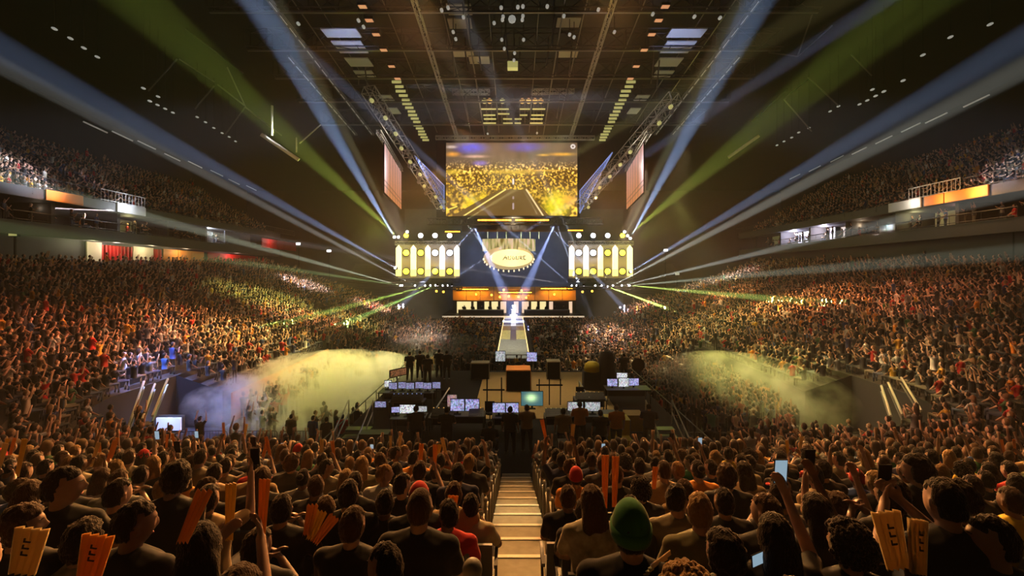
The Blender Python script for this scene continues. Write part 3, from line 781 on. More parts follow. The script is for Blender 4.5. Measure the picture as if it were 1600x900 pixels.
# lamp walls (towers)
TY = 62.0
for sx, g, cols in ((-1, 'left', (623, 646, 668.5, 691, 714)), (1, 'right', (893, 915.5, 938, 961, 984))):
    o = empty('lamp_wall', at(cols[0], 440, TY), 'tall wall of glowing strips and round lamps, %s of the stage' % g, 'lamp wall')
    zt, zb = at(0, 388, TY).z, at(0, 431, TY).z
    MB().truss(at(cols[0]-5, 380, TY+.4), at(cols[-1]+5, 380, TY+.4), .5, .5, .05, .6).build('top_truss', M['alu'], o)
    MB().truss(at(cols[0]-5, 438, TY+.4), at(cols[-1]+5, 438, TY+.4), .5, .5, .05, .6).build('bottom_truss', M['darksteel'], o)
    MB().box(at(cols[0]-3, 0, TY).x, at(cols[-1]+3, 0, TY).x, TY+.7, TY+.8, zb-.3, zt+.6).build('back_cloth', mat('lamp_wall_cloth', (.30, .27, .2), .8), o)
    order = range(4) if sx < 0 else range(3, -1, -1)
    for i, c in enumerate(cols):
        p = at(c, 400, TY); outer = (i if sx < 0 else 4-i)
        mb = MB(); mb.box(p.x-.33, p.x+.33, TY-.25, TY+.2, zb, zt); mb._add([(p.x-.33, TY-.25, zt), (p.x+.33, TY-.25, zt), (p.x+.33, TY+.2, zt), (p.x-.33, TY+.2, zt), (p.x, TY-.1, zt+.45), (p.x, TY+.1, zt+.45)], [(0, 1, 4), (1, 2, 5, 4), (2, 3, 5), (3, 0, 4, 5)])
        mb.build('glowing_strip', M['led_warm' if outer < 3 else 'led_white'], o)
        MB().box(p.x-.34, p.x+.34, TY-.27, TY+.1, zb-.02, zb+.9).build('strip_foot', M['led_yellow'], o)
    for k, i in enumerate(order):
        c = (cols[i]+cols[i+1])/2
        for py, mm in ((395, 'lamp_yellow' if k < 2 else 'lamp_white'), (424, 'lamp_yellow')):
            p = at(c, py, TY); b_ = MB().lathe((p.x, TY, p.z), [(.3, .35), (.5, .2), (.55, 0)], 14, 'y').build('blinder_lamp', M['black'], o)
            MB().lathe((p.x, TY-.02, p.z), [(.42, 0), (.36, -.06)], 14, 'y').build('lens', M[mm], b_)
        col = YEL if k < 1 else (1, .9, .6) if k == 1 else (.9, .92, 1)
        spot(at(c, 396, TY-1.3), at(c, 396, TY+.6), 90, 260, (1, .80, .08) if k < 2 else (.95, .85, 1), 1, .3, 'cloth_light'); spot(at(c, 422, TY-1.3), at(c, 424, TY+.6), 90, 300, (1, .72, .05), 1, .3, 'cloth_light')  # added spots before the wall brighten the cloth behind the lamps
        p = at(c, 368, TY)
        h_ = empty('moving_head_lamp', p, '%s glowing round lamp above the %s lamp wall, %s from the outer end' % ('yellow' if k == 0 else 'white', g, od(k+1)), 'lamp')
        MB().box(p.x-.28, p.x+.28, TY-.1, TY+.4, p.z-.75, p.z-.5).build('base', M['black'], h_)
        MB().tube([(p.x-.42, TY+.1, p.z-.5), (p.x-.42, TY+.1, p.z+.1)], .06).build('yoke', M['black'], h_); MB().tube([(p.x+.42, TY+.1, p.z-.5), (p.x+.42, TY+.1, p.z+.1)], .06).build('yoke', M['black'], h_)
        MB().lathe((p.x, TY, p.z), [(.2, .5), (.34, .3), (.38, 0)], 14, 'y').build('head', M['black'], h_)
        MB().lathe((p.x, TY-.02, p.z), [(.34, 0), (.28, -.08)], 14, 'y').build('lens', M['lamp_yellow' if k == 0 else 'lamp_white'], h_)
        point(at(c, 368, TY-.9), 110 if k else 160, (1, .85, .1) if k == 0 else (.9, .93, 1), .2)

# beams: (source px,py,Y) (passes px,py,Y) angle power colour
BK = 9.0
BEAMS = [((616, 370), 61.5, (400, 0), 30, 3.9, 1.0e6, (.40, .58, 1), 'tall blue'), ((985, 372), 61.5, (1186, 0), 30, 3.9, 1.0e6, (.40, .58, 1), 'tall blue'),
         ((617, 418), 61.5, (215, 195), 34, 3.0, 8e5, (.40, .56, 1), 'long low blue'), ((986, 424), 61.5, (1400, 180), 34, 3.0, 8e5, (.42, .58, 1), 'long low blue'),
         ((622, 370), 61.0, (440, 205), 38, 5.0, 3.0e5, (.65, .85, .12), 'wide green yellow'), ((981, 368), 61.0, (1180, 205), 38, 5.5, 2.4e5, (.65, .85, .12), 'wide green yellow'),
         ((636, 362), 61.0, (585, 280), 45, 1.6, 4e4, (.9, .95, .2), 'short yellow'), ((976, 362), 61.0, (1010, 300), 45, 1.6, 4e4, (.9, .95, .2), 'short yellow')]
fan = [((625, 446), (400, 385), 40, 1.5, 9e4, (.85, .95, .7)), ((648, 446), (520, 378), 45, 1.4, 7e4, (.9, .9, .9)), ((628, 446), (530, 432), 48, 1.3, 5e4, (.6, .9, .35)),
       ((664, 446), (640, 400), 52, 1.3, 4e4, (1, .9, .5)), ((672, 446), (610, 462), 52, 1.8, 9e4, (.6, .95, .15)), ((680, 446), (600, 480), 50, 2.2, 9e4, (.5, .9, .2)),
       ((692, 446), (760, 402), 54, 1.4, 7e4, (.5, .6, 1)), ((700, 446), (840, 428), 56, 1.3, 6e4, (.8, .7, .7)), ((684, 447), (700, 490), 62, 1.6, 3e4, (.6, .7, 1)),
       ((893, 446), (845, 404), 54, 1.4, 7e4, (.5, .6, 1)), ((900, 446), (780, 428), 56, 1.3, 6e4, (.8, .7, .7)), ((930, 446), (905, 395), 52, 1.3, 4e4, (.8, .85, 1)),
       ((940, 446), (960, 405), 52, 1.3, 4e4, (1, .95, .6)), ((958, 446), (1060, 392), 45, 1.5, 9e4, (.9, .92, .85)), ((972, 446), (1200, 392), 40, 1.5, 9e4, (.8, .85, .8)),
       ((950, 448), (1010, 470), 56, 2.6, 3.0e5, (.75, 1, .18)), ((983, 446), (1080, 455), 50, 2.0, 1.0e5, (.7, .95, .2)), ((938, 447), (962, 490), 62, 2.2, 6e4, (.65, .75, 1)),
       ((912, 447), (913, 490), 62, 1.6, 3e4, (.7, .7, .9)), ((984, 446), (1100, 436), 45, 1.4, 6e4, (.8, .9, .7)), ((706, 447), (704, 490), 62, 1.6, 3e4, (.5, .6, 1))]
for i, (s_, Y0, t_, Y1, ang, pw, col, nm) in enumerate(BEAMS):
    a = at(*s_, Y0); b = at(*t_, Y1)
    o = empty('beam_lamp', a, 'beam lamp throwing a %s beam, %s of the stage' % (nm, 'left' if a.x < 0 else 'right'), 'lamp')
    d = (b-a).normalized()
    MB().tube([a-d*.55, a-d*.1], .2, 10, r2=.26).build('head', M['black'], o); MB().tube([a-d*.12, a-d*.06], .2, 10).build('lens', M['lamp_white'], o)
    spot(a, b, ang, pw*BK*1.0, col, .55, .06, 'beam_light')
for i, (s_, t_, Y1, ang, pw, col) in enumerate(fan):
    a = at(*s_, 60.6); b = at(*t_, Y1)
    o = empty('beam_lamp', a, 'small beam lamp under the %s lamp wall, %s from the left' % ('left' if a.x < 0 else 'right', od(sorted([f[0][0] for f in fan if (f[0][0] < 803) == (a.x < 0)]).index(s_[0])+1)), 'lamp', 'beam lamps under the lamp walls')
    d = (b-a).normalized()
    MB().tube([a-d*.4, a-d*.08], .13, 8, r2=.17).build('head', M['black'], o); MB().tube([a-d*.10, a-d*.05], .13, 8).build('lens', M['lamp_white'], o)
    spot(a, b, ang, pw*BK*20, col, .5, .04, 'beam_light')
# beams crossing in front of the stage back wall
for s_, t_, c_, pw in (((727, 346), (760, 392), (.7, .8, .9), 3e4), ((727, 344), (800, 300), (1, .85, .3), 6e4), ((868, 346), (885, 392), (.6, .7, 1), 3e4), ((846, 346), (820, 300), (1, .85, .5), 5e4),
                       ((745, 352), (700, 400), (.5, .6, 1), 4e4), ((858, 352), (903, 402), (.5, .6, 1), 4e4), ((740, 352), (780, 440), (.35, .45, 1), 1.2e5), ((866, 352), (826, 440), (.35, .45, 1), 1.2e5)):
    spot(at(*s_, 57), at(*t_, 59.5 if t_[1] > 320 else 52), 3.2 if pw < 1e5 else 9, pw*BK*((18 if t_[1] > 320 else 4) if pw < 1e5 else 3.6), c_, .6, .05, 'beam_light')
# crossbar that carries the beam lamps
for px0, px1, g in ((618, 722, 'left'), (886, 992, 'right')):
    tag(MB().truss(at(px0, 450, 61), at(px1, 450, 61), .4, .4, .05, .5).build('floor_truss', M['darksteel']), 'low dark truss carrying a row of beam lamps, %s of the stage' % g, 'truss')

# centre sign drum
CY_ = 60.5
o = empty('oval_sign', at(797, 404, CY_), 'glowing oval drum sign with dark script, hanging over the stage centre', 'sign')
c = at(795, 388, CY_+1.2)
mb = MB(); rx = 3.6
n = 40; base = []; fs = []
for j, z in enumerate((at(0, 373, CY_).z, at(0, 392, CY_).z)):
    for k in range(n):
        a = 2*PI*k/n; base.append((c.x+rx*math.cos(a), c.y+1.6*math.sin(a), z))
for k in range(n): fs.append((k, (k+1) % n, n+(k+1) % n, n+k))
mb._add(base, fs)
dr = MB(); dr.v, dr.f, dr.m = mb.v, mb.f, mb.m
dm = mat('drum_picture', (.1, .1, .1), .5)
nt = dm.node_tree; b_ = nt.nodes['Principled BSDF']; tc = nt.nodes.new('ShaderNodeTexCoord'); mp = nt.nodes.new('ShaderNodeMapping'); mp.inputs['Scale'].default_value = (2.2, .1, .35)
nzz = nt.nodes.new('ShaderNodeTexNoise'); nzz.inputs['Scale'].default_value = 1.6; cr_ = nt.nodes.new('ShaderNodeValToRGB')
cr_.color_ramp.elements[0].position = .32; cr_.color_ramp.elements[0].color = (.10, .10, .01, 1); cr_.color_ramp.elements[1].position = .68; cr_.color_ramp.elements[1].color = (.9, .62, .42, 1)
e_ = cr_.color_ramp.elements.new(.5); e_.color = (.55, .50, .16, 1)
nt.links.new(tc.outputs['Object'], mp.inputs[0]); nt.links.new(mp.outputs[0], nzz.inputs[0]); nt.links.new(nzz.outputs[0], cr_.inputs[0]); nt.links.new(cr_.outputs[0], b_.inputs['Emission Color']); b_.inputs['Emission Strength'].default_value = .8
dr.build('drum', dm, o)
p0 = at(799, 403, CY_-.6)


def oval(cx, cyv, cz, rx, rz, thick, name, m, rin=0):
    mb = MB(); n = 48; rings = []
    for (s_, yy) in ((1, cyv), (1, cyv+thick), (rin, cyv+thick), (rin, cyv)):
        rings.append([(cx+rx*s_*math.cos(2*PI*k/n), yy, cz+rz*s_*math.sin(2*PI*k/n)) for k in range(n)])
    base = [q for r_ in rings for q in r_]; fs = []
    for i in range(4 if rin else 3):
        for k in range(n):
            a = i*n+k; b = i*n+(k+1) % n; e = ((i+1) % 4)*n
            fs.append((a, b, e+(k+1) % n, e+k))
    if not rin: base = [q for r_ in rings[:2] for q in r_]; fs = [(k, (k+1) % n, n+(k+1) % n, n+k) for k in range(n)]+[tuple(range(n)), tuple(range(2*n-1, n-1, -1))]
    mb._add(base, fs)
    return mb.build(name, m, o)


signm = mat('sign_face', (.8, .8, .6), .5, emis=(1, .88, .40), es=1.05)
oval(p0.x, p0.y, p0.z, 2.75, 1.15, .2, 'sign_face', signm)
oval(p0.x-.35, p0.y+.3, p0.z-.0, 3.35, 1.55, .15, 'sign_rim', mat('sign_rim_m', (.3, .3, .2), .5, emis=(.9, .62, .28), es=.45))
# script strokes on the sign: a dark slanted word
mb = MB()
word = [[(-1.55, -.25), (-1.15, .25), (-1.0, -.22)], [(-1.35, -.02), (-1.0, .0)], [(-.8, .2), (-.82, -.2), (-.5, -.2), (-.45, .22)], [(-.1, .2), (-.3, .0), (-.1, -.2), (.1, -.1), (.08, .03), (-.05, .03)],
        [(.3, .2), (.28, -.2), (.55, -.2), (.62, .2)], [(.8, -.2), (.85, .2), (1.1, .15), (1.05, .0), (.85, .0), (1.15, -.22)], [(1.3, .2), (1.6, .2)], [(1.35, -.2), (1.65, -.18)], [(1.3, .2), (1.35, -.2)]]
for s_ in word: mb.tube([(p0.x+.35+a*.95, p0.y-.03, p0.z+.02+b*1.15) for a, b in s_], .05, 4)
mb.build('script_lettering', M['dark'], o)
mb = MB()
for k in range(15):
    a = PI+PI*(k+.5)/15; mb._ell((p0.x-.35+3.35*math.cos(a), p0.y+.25, p0.z+1.75*math.sin(a)), (.10, .1, .16), 6, 4, 0)
mb.build('pendant_lamps', M['led_warm'], o)
mb = MB()
for px in (762, 777, 791, 814, 828, 842): mb.tube([at(px, 352, CY_+1.2), at(px, 373, CY_+1.2)], .05, 4)
mb.build('hanging_rods', M['alu'], o)

# stage house: back wall, roof header, deck and booths
SY = 66.0
struct(MB().box(-10.6, 10.3, SY, 80, 0, 1.4).build('floor_stage_deck', M['dark']))
tag(MB().box(-10.4, 10.2, SY-.06, SY, 1.22, 1.42).build('stage_edge_strip', mat('edge_glow', (.8, .8, .7), .4, emis=(1, .85, .6), es=.55)), 'thin pale lit strip along the front edge of the stage', 'light strip')
struct(MB().box(-18, 18, 75, 75.3, 0, 18).build('wall_stage_back', mat('stage_back', (.07, .075, .09), .7, noise_amt=.4, noise_scale=.7)))
o = empty('stage_roof', (0, 65, 5), 'low wide stage roof faced with dark orange-lit panels', 'stage roof')
MB().box(at(707, 0, 65).x, at(900, 0, 65).x, 64.8, 70.5, at(0, 471, 65).z, at(0, 466, 65).z).build('soffit', M['dark'], o)
mb = MB()
for i in range(9):
    xa = at(708, 0, 65).x+i*1.95; mb.box(xa, xa+1.88, 64.75, 64.9, at(0, 469, 65).z, at(0, 448, 65).z)
mb.build('facing_panel', M['tan'], o)
BY = 70.0
o = empty('player_booth', (0, BY, 1.4), 'row of glowing booth windows behind dark posts at the back of the stage', 'booth')
for i, (a, b, m_) in enumerate(((714, 736, 'window_glow'), (740, 745, 'window_glow'), (757, 764, 'window_glow'), (768, 778, 'window_glow'), (782, 791, 'window_pale'), (803, 810, 'window_pale'), (815.5, 826, 'window_pale'), (830, 839, 'window_glow'), (843.5, 853, 'window_glow'), (858, 864, 'window_pale'), (889, 894, 'window_pale'))):
    A = at(a, 469, BY); B = at(b, 489, BY)
    MB().box(A.x, B.x, BY, BY+.06, 1.42, A.z).build('window', M[m_], o)
mb = MB()
for px in (712.5, 738, 766, 780, 793, 813.5, 828, 841, 855, 887, 895.5): mb.box(at(px, 0, BY).x-.1, at(px, 0, BY).x+.1, BY-.25, BY+.1, 1.4, 3.45)
mb.build('post', M['dark'], o)
MB().box(at(747, 0, BY).x, at(755, 0, BY).x, BY, BY+.1, 1.4, 3.4).build('dark_door', M['dark'], o); MB().box(at(866, 0, BY).x, at(886, 0, BY).x, BY, BY+.1, 1.4, 3.2).build('dark_door', M['dark'], o)
MB().box(at(707, 0, BY).x, at(900, 0, BY).x, BY+.1, BY+.3, 1.4, 5.0).build('back_board', M['dark'], o)
for sx, g in ((-1, 'left'), (1, 'right')):
    cx = sx*4.9
    o = empty('player_desk', (cx, 68, 1.4), 'long player desk with monitors on the %s half of the stage' % g, 'desk')
    MB().box(cx-3.4, cx+3.4, 67.7, 68.4, 2.08, 2.14).build('desk_top', M['white'], o); MB().box(cx-3.4, cx+3.4, 67.72, 67.76, 1.42, 2.08).build('front_panel', M['dark'], o)
    for k in range(5):
        x = cx+(k-2)*1.3
        mo = empty('monitor', (x, 68, 2.14), 'monitor on the %s stage desk, %s from the left' % (g, od(k+1)), 'monitor', 'monitors on the stage desks')
        MB().box(x-.27, x+.27, 68.0, 68.04, 2.28, 2.60).build('screen_panel', M['dark'], mo); MB().box(x-.03, x+.03, 68.0, 68.05, 2.14, 2.3).build('stand', M['dark'], mo)
# trophy table at the head of the runway
o = empty('trophy_stand', (0, 66.8, 1.4), 'bright white lit pedestal in the middle of the stage', 'pedestal')
MB().lathe((-.05, 66.8, 1.4), [(.55, 0), (.55, .1), (.3, .2), (.25, .8), (.4, .9)], 16).build('pedestal', M['led_white'], o)
MB().lathe((-.05, 66.8, 2.3), [(.12, 0), (.08, .15), (.2, .3), (.24, .6), (.20, .62)], 16).build('trophy_cup', M['lamp_white'], o)  # cup is no lamp; emission replaces the bright light on it
# runway
struct(MB().box(-1.42, 1.28, 37.5, SY, 0, 1.18).build('floor_runway', M['runway']))
for sx, x, g in ((-1, -1.42, 'left'), (1, 1.28, 'right')):
    tag(MB().box(x-.04, x+.04, 37.6, SY-.1, 1.18, 1.24).build('runway_edge_light', mat('runway_edge_'+g, (.8, .7, .3), .4, emis=(1, .70, .28), es=1.3)), 'thin glowing strip along the %s edge of the runway' % g, 'light strip')
img = np.zeros((90, 16, 3)); v, u = np.mgrid[0:90, 0:16]; v = v/90; u = u/16
img[:] = (.16, .17, .12); img[v > .33] = (.52, .42, .10); img[v > .55] = (.22, .12, .04); img[v > .68] = (.5, .45, .45); img[v > .72] = (.10, .09, .16); img[v > .82] = (.75, .65, .62); img[v > .86] = (.2, .18, .25); img[v > .95] = (.9, .8, .8)
cen = np.abs(u-.47) < .12; img[cen & (v > .30) & (v < .68)] = (.06, .03, .04); img[cen & (v > .68)] += .7; img *= (.8+.4*nr.random((90, 16, 1)))
o = tag(screen('runway_video_floor', (-1.36, 37.6, 1.19), (1.22, 37.6, 1.19), (-1.36, SY-.1, 1.19), img, screen_mat('runway_picture', .8)), 'video floor of the runway with white, brown and yellow bands', 'video floor')

# ------------------------------------------------------------------ mixing platform
FZ = 2.0
struct(MB().box(-7.0, 7.2, 14.85, 29.8, 0, FZ).build('floor_mixing_platform', M['black']))
struct(MB().box(-1.9, 4.9, 20.5, 29.3, FZ, FZ+.02).build('floor_platform_carpet', M['tan']))
for sx, x, g in ((-1, -7.0, 'left'), (1, 7.2, 'right')):
    o = empty('guard_rail', (x, 22, FZ), 'low guard rail along the %s edge of the mixing platform' % g, 'railing')
    MB().tube([(x, 16.5, FZ+.55), (x, 29.8, FZ+.55)], .025).build('rail_bar', M['darksteel'], o)
    mb = MB()
    for k in range(9): mb.tube([(x, 16.5+k*1.66, FZ), (x, 16.5+k*1.66, FZ+.55)], .02, 5)
    mb.build('rail_post', M['darksteel'], o)
    # skirt wall panels outside
    tag(MB().box(x-.05 if sx < 0 else x, x if sx < 0 else x+.05, 14.9, 29.8, 0, FZ).build('skirt', M['blackcloth']), 'black cloth skirt on the %s flank of the mixing platform' % g, 'skirt')


def stair(x0, x1, ya, yb, za, zb, label):
    o = empty('platform_stair', (x0, ya, min(za, zb)), label, 'stair')
    mb = MB(); n = 7
    for i in range(n):
        y0 = ya+(yb-ya)*i/n; y1 = ya+(yb-ya)*(i+1)/n; z = za+(zb-za)*(i+.5)/n
        mb.box(x0, x1, min(y0, y1), max(y0, y1), z-.05, z)
    mb.build('tread', M['steel'], o)
    for x in (x0, x1):
        for h in (.5, 1.0):
            MB().tube([(x, ya, za+h), (x, yb, zb+h)], .03).build('handrail', M['alu'], o)
        mb = MB()
        for t in (0, .5, 1): mb.tube([(x, ya+(yb-ya)*t, za+(zb-za)*t), (x, ya+(yb-ya)*t, za+(zb-za)*t+1.0)], .025, 5)
        mb.build('rail_post', M['alu'], o)
    return o


stair(-6.9, -5.9, 16.2, 19.0, FZ-1.0, FZ+.3, 'small steel stair with two sloping handrails on the left of the mixing platform')
stair(5.5, 6.6, 16.2, 19.0, FZ-1.0, FZ+.3, 'small steel stair with sloping handrails on the right of the mixing platform')


def monitor(p, wd, ht, yaw, label, img_kind, group=None, strength=1.0):
    o = empty('monitor', p, label, 'monitor', group)
    o.rotation_euler = (0, 0, yaw)
    Wc, Hc = 14, 8
    v, u = np.mgrid[0:Hc, 0:Wc]
    g = np.random.default_rng(int(p[0]*100)+int(p[1]*17)+991)
    base = {'blue': (.42, .42, .75), 'white': (.75, .78, .8), 'game': (.3, .5, .3), 'pink': (.7, .4, .4), 'dark': (.16, .1, .07)}[img_kind]
    img = np.zeros((Hc, Wc, 3))+base; img *= g.uniform(.35, 1.35, (Hc, Wc, 1)); img += g.uniform(-.1, .12, (Hc, Wc, 3)); img = np.clip(img, 0, 1.5)
    if img_kind == 'game': img = np.exp(-(((u-6)/3.2)**2+((v-4)/2.0)**2))[..., None]*np.array([.9, 1.3, .5])+np.array([.06, .16, .18])
    mb = MB(); mb.box(-wd/2-.02, wd/2+.02, .0, .05, .12, ht+.16)
    f = mb.build('casing', M['black']); f.parent = o
    s = screen('display', (-wd/2, -.004, .14), (wd/2, -.004, .14), (-wd/2, -.004, .14+ht), img, SCR[strength]); s.parent = o
    b = MB().box(-.04, .04, .02, .06, 0, .14).box(-.15, .15, -.08, .12, 0, .015).build('foot', M['black']); b.parent = o
    return o


SCR = {1.0: screen_mat('monitor_picture', .95), .6: screen_mat('monitor_picture_dim', .6)}


def desk(x0, x1, y, dep, z, label, h=.75, m='darksteel'):
    o = empty('desk', ((x0+x1)/2, y, z), label, 'desk')
    MB().box(x0, x1, y, y+dep, z+h-.04, z+h).build('desk_top', M[m], o)
    for x in (x0+.05, x1-.05):
        for yy in (y+.05, y+dep-.05): MB().box(x-.025, x+.025, yy-.025, yy+.025, z, z+h-.04).build('leg', M['darksteel'], o)
    MB().box(x0, x1, y+dep-.03, y+dep, z+.2, z+h-.04).build('modesty_panel', M['black'], o)
    return o


DK = FZ+.75
desk(-5.0, -3.6, 18.3, .8, FZ, 'dark desk at the left front of the mixing platform')
desk(-2.7, -1.2, 18.6, .8, FZ, 'dark desk under the pair of large blue monitors')
desk(-.9, .75, 18.4, .8, FZ, 'dark desk in the middle of the mixing platform front')
desk(2.2, 4.4, 18.6, .9, FZ, 'dark desk behind the orange shirts on the mixing platform')
desk(-6.6, -3.9, 22.0, .9, FZ, 'dark desk along the far left of the mixing platform')
desk(4.6, 6.8, 22.5, .9, FZ, 'dark desk along the far right of the mixing platform')
monitor((-4.35, 18.6, DK), .62, .34, 0, 'bright white monitor left of the first standing operator', 'white')
monitor((-4.85, 18.7, DK), .34, .22, .2, 'small laptop screen at the left end of the front desk', 'blue')
monitor((-3.8, 18.8, DK), .4, .22, 0, 'small pale monitor close behind the first operator', 'white', strength=.6)
for k in range(2):
    monitor((-2.35+k*.62, 18.9, DK), .56, .48, 0, 'tall blue monitor %s of the pair beside the second operator' % ('left' if k == 0 else 'right'), 'blue')
monitor((-2.62, 19.3, DK+.05), .4, .5, 0, 'orange tinted monitor just left of the tall blue pair', 'pink', strength=.6)
for k in range(2): monitor((-.62+k*.55, 18.7, DK), .5, .38, 0, 'violet monitor %s of the two left of the green game monitor' % ('left' if k == 0 else 'right'), 'blue')
monitor((.78, 19.6, DK), .92, .6, 0, 'large monitor showing a green game picture, middle of the platform', 'game')
for k in range(2): monitor((2.55+k*.72, 18.9, DK), .62, .36, 0, 'white monitor %s of the pair behind the black shirt' % ('left' if k == 0 else 'right'), 'white', strength=.6)
for k, (x, y) in enumerate(((4.95, 22.9), (5.5, 22.8), (6.05, 23.0))):
    monitor((x, y, DK-.05), .5, .42 if k == 1 else .36, 0, '%s of the three bright monitors at the right edge' % ('left one', 'middle one', 'right one')[k], 'blue' if k != 1 else 'white')
monitor((5.75, 24.2, DK), .55, .3, 0, 'pale monitor behind and above the three bright ones', 'white')
for k in range(6):
    monitor((-5.9+k*.42, 22.2+(.12*(k % 2)), DK), .38, .30, 0, 'blue tinted monitor, %s from the left in the far left desk row' % od(k+1), 'blue', strength=.6)
monitor((-6.25, 22.6, DK), .34, .30, .1, 'bright white monitor at the outer left edge of the platform', 'white')
monitor((-6.1, 20.8, FZ+.3), .5, .26, 0, 'low pale monitor near the left platform stair', 'blue', strength=.6)
monitor((-.85, 28.5, DK), .6, .62, 0, 'blue monitor at the far edge, left of the orange-topped case', 'white', strength=.6)
monitor((1.12, 28.5, DK), .62, .55, 0, 'blue round-pictured monitor at the far edge, right of the case', 'blue')
# tilted display on a post, far left corner
o = empty('signboard', at(622, 592, 27), 'small tilted display board in a dark frame at the far left corner', 'display')
a, b, c_, d = at(608, 592, 27), at(637, 585, 27), at(637, 573, 27), at(608, 579, 27)
mb = MB(); mb._add([a, b, c_, d, a+Vector((0, .12, 0)), b+Vector((0, .12, 0)), c_+Vector((0, .12, 0)), d+Vector((0, .12, 0))], [(0, 1, 2, 3), (7, 6, 5, 4), (0, 4, 5, 1), (1, 5, 6, 2), (2, 6, 7, 3), (3, 7, 4, 0)]); mb.build('frame', M['black'], o)
q = lambda s, t: a.lerp(b, s).lerp(d.lerp(c_, s), t)+Vector((0, -.01, 0))
img = np.zeros((6, 14, 3))+(.3, .12, .05); img *= nr.uniform(.3, 1.5, (6, 14, 1)); screen('display', q(.08, .12), q(.92, .12), q(.08, .88), img, SCR[.6], o)
MB().tube([at(620, 588, 27.1), Vector((at(620, 588, 27).x, 27.1, FZ))], .05).build('post', M['black'], o)
# equipment racks, cases
for k, (px, lab) in enumerate(((575, 'left'), (597, 'right'))):
    x = (px-803)/FP*16.6
    o = empty('equipment_rack', (x, 16.5, FZ-.55), 'dark equipment rack with small lights, %s one beside the left stair' % lab, 'rack')
    MB().box(x-.27, x+.27, 16.4, 16.9, FZ-.6, FZ+.85).build('case', M['darksteel'], o)
    mb = MB()
    for j in range(7): mb.box(x-.23, x+.23, 16.38, 16.4, FZ-.5+j*.19, FZ-.36+j*.19)
    mb.build('rack_unit', M['grey'], o)
    mb = MB()
    for j in range(5): mb.cbox((x-.1+.07*(j % 3), 16.375, FZ-.4+j*.2), (.03, .01, .03))
    mb.build('indicator_lamps', M['lamp_dim'], o)


def case(x0, x1, y0, y1, z0, z1, label, m='black', top='darksteel', trim='alu'):
    o = empty('flight_case', ((x0+x1)/2, (y0+y1)/2, z0), label, 'case')
    MB().box(x0, x1, y0, y1, z0, z1-.06).build('body', M[m], o); MB().box(x0-.01, x1+.01, y0-.01, y1+.01, z1-.06, z1).build('lid', M[top], o)
    mb = MB()
    for x in (x0, x1): mb.box(x-.02, x+.02, y0-.02, y0+.01, z0, z1)
    mb.box(x0, x1, y0-.02, y0, z0, z0+.03); mb.build('edge_trim', M[trim], o)
    return o


case(-.42, .92, 25.0, 26.2, FZ, FZ+1.15, 'large dark flight case with an orange lit top in the platform middle', 'black', 'orange', 'orange')
case(3.6, 4.5, 17.6, 18.3, FZ, FZ+.95, 'case under a bright yellow cover near the right stair', 'yellowtarp', 'yellowtarp')
case(3.75, 4.35, 16.7, 17.2, FZ-.1, FZ+.5, 'low yellow covered box in front of the yellow case', 'yellowtarp', 'yellowtarp')
case(4.7, 5.4, 18.9, 19.6, FZ, FZ+.7, 'tan flight case just left of the right stair', 'tan', 'tan')
case(-1.15, -.75, 15.6, 16.0, FZ-.2, FZ+.75, 'pale tall box standing in front of the middle desk', 'cream', 'cream')
case(1.55, 1.9, 15.6, 16.0, FZ-.2, FZ+.85, 'pale tall box between the operators right of the stair', 'cream', 'cream')
case(2.0, 2.8, 27.5, 28.2, FZ, FZ+1.1, 'dark case with pale lid at the far edge of the platform', 'black', 'cream')
case(-2.6, -1.5, 27.5, 28.2, FZ, FZ+1.0, 'dark case with pale lid left of the far blue monitor', 'black', 'cream')
point((.25, 25.4, FZ+2.2), 25, (1, .5, .15), .1)
# black draped tall gear and the dish
o = empty('draped_equipment', (at(948, 0, 25.5).x, 25.5, FZ), 'tall black cloth draped equipment at the far right of the platform', 'equipment')
x = at(948, 0, 25.5).x
mb = MB(); mb.lathe((x, 25.5, FZ), [(.62, 0), (.52, .5), (.46, 1.2), (.42, 1.75), (.34, 2.02), (.12, 2.1)], 14); mb.build('cloth_cover', M['blackcloth'], o, True)
x = at(925, 0, 25.5).x
o = empty('draped_equipment', (x, 25.5, FZ), 'low black draped box topped by a yellow green cloth', 'equipment')
MB().box(x-.5, x+.5, 25.2, 25.9, FZ, FZ+1.0).build('cloth_cover', M['blackcloth'], o); MB().lathe((x, 25.5, FZ+1.0), [(.46, 0), (.42, .35), (.25, .5)], 10).build('yellow_cover', M['yellowtarp'], o, True)
o = empty('round_dish', at(997, 570, 29), 'black round dish on a thin stand at the far right corner', 'dish')
p = at(997, 570, 29); MB().lathe(p, [(.16, .14), (.36, .06), (.43, -.03), (.40, -.05)], 20, 'y').build('dish', M['black'], o); MB().tube([p+Vector((0, .1, 0)), (p.x, p.y+.1, FZ)], .03).build('stand', M['black'], o)
# handrails on the platform
for k, (p, q, lab) in enumerate((((702, 606, 21.5), (680, 640, 19.5), 'left'), ((905, 596, 23), (921, 622, 21), 'right'))):
    a, b = at(*p), at(*q)
    o = empty('sloping_rail', b, 'single sloping steel rail inside the platform, %s one' % lab, 'railing')
    MB().tube([a, b], .035).build('bar', M['alu'], o); MB().tube([b, (b.x, b.y, FZ)], .03).build('post', M['alu'], o); MB().tube([a, (a.x, a.y, FZ)], .03).build('post', M['alu'], o)
o = empty('truss_goalpost', (-.9, 21, FZ), 'dark rail frame crossing the tan carpet', 'rail frame')
MB().tube([(-1.5, 22, FZ+.9), (-.45, 22, FZ+.9)], .04).build('crossbar', M['black'], o)
for x in (-1.3, -.6): MB().tube([(x, 22, FZ), (x, 22, FZ+1.5)], .035).build('upright', M['black'], o)
o = empty('rail_frame', (1.6, 22.5, FZ), 'dark rail frame on the tan carpet right of the orange-topped case', 'rail frame')
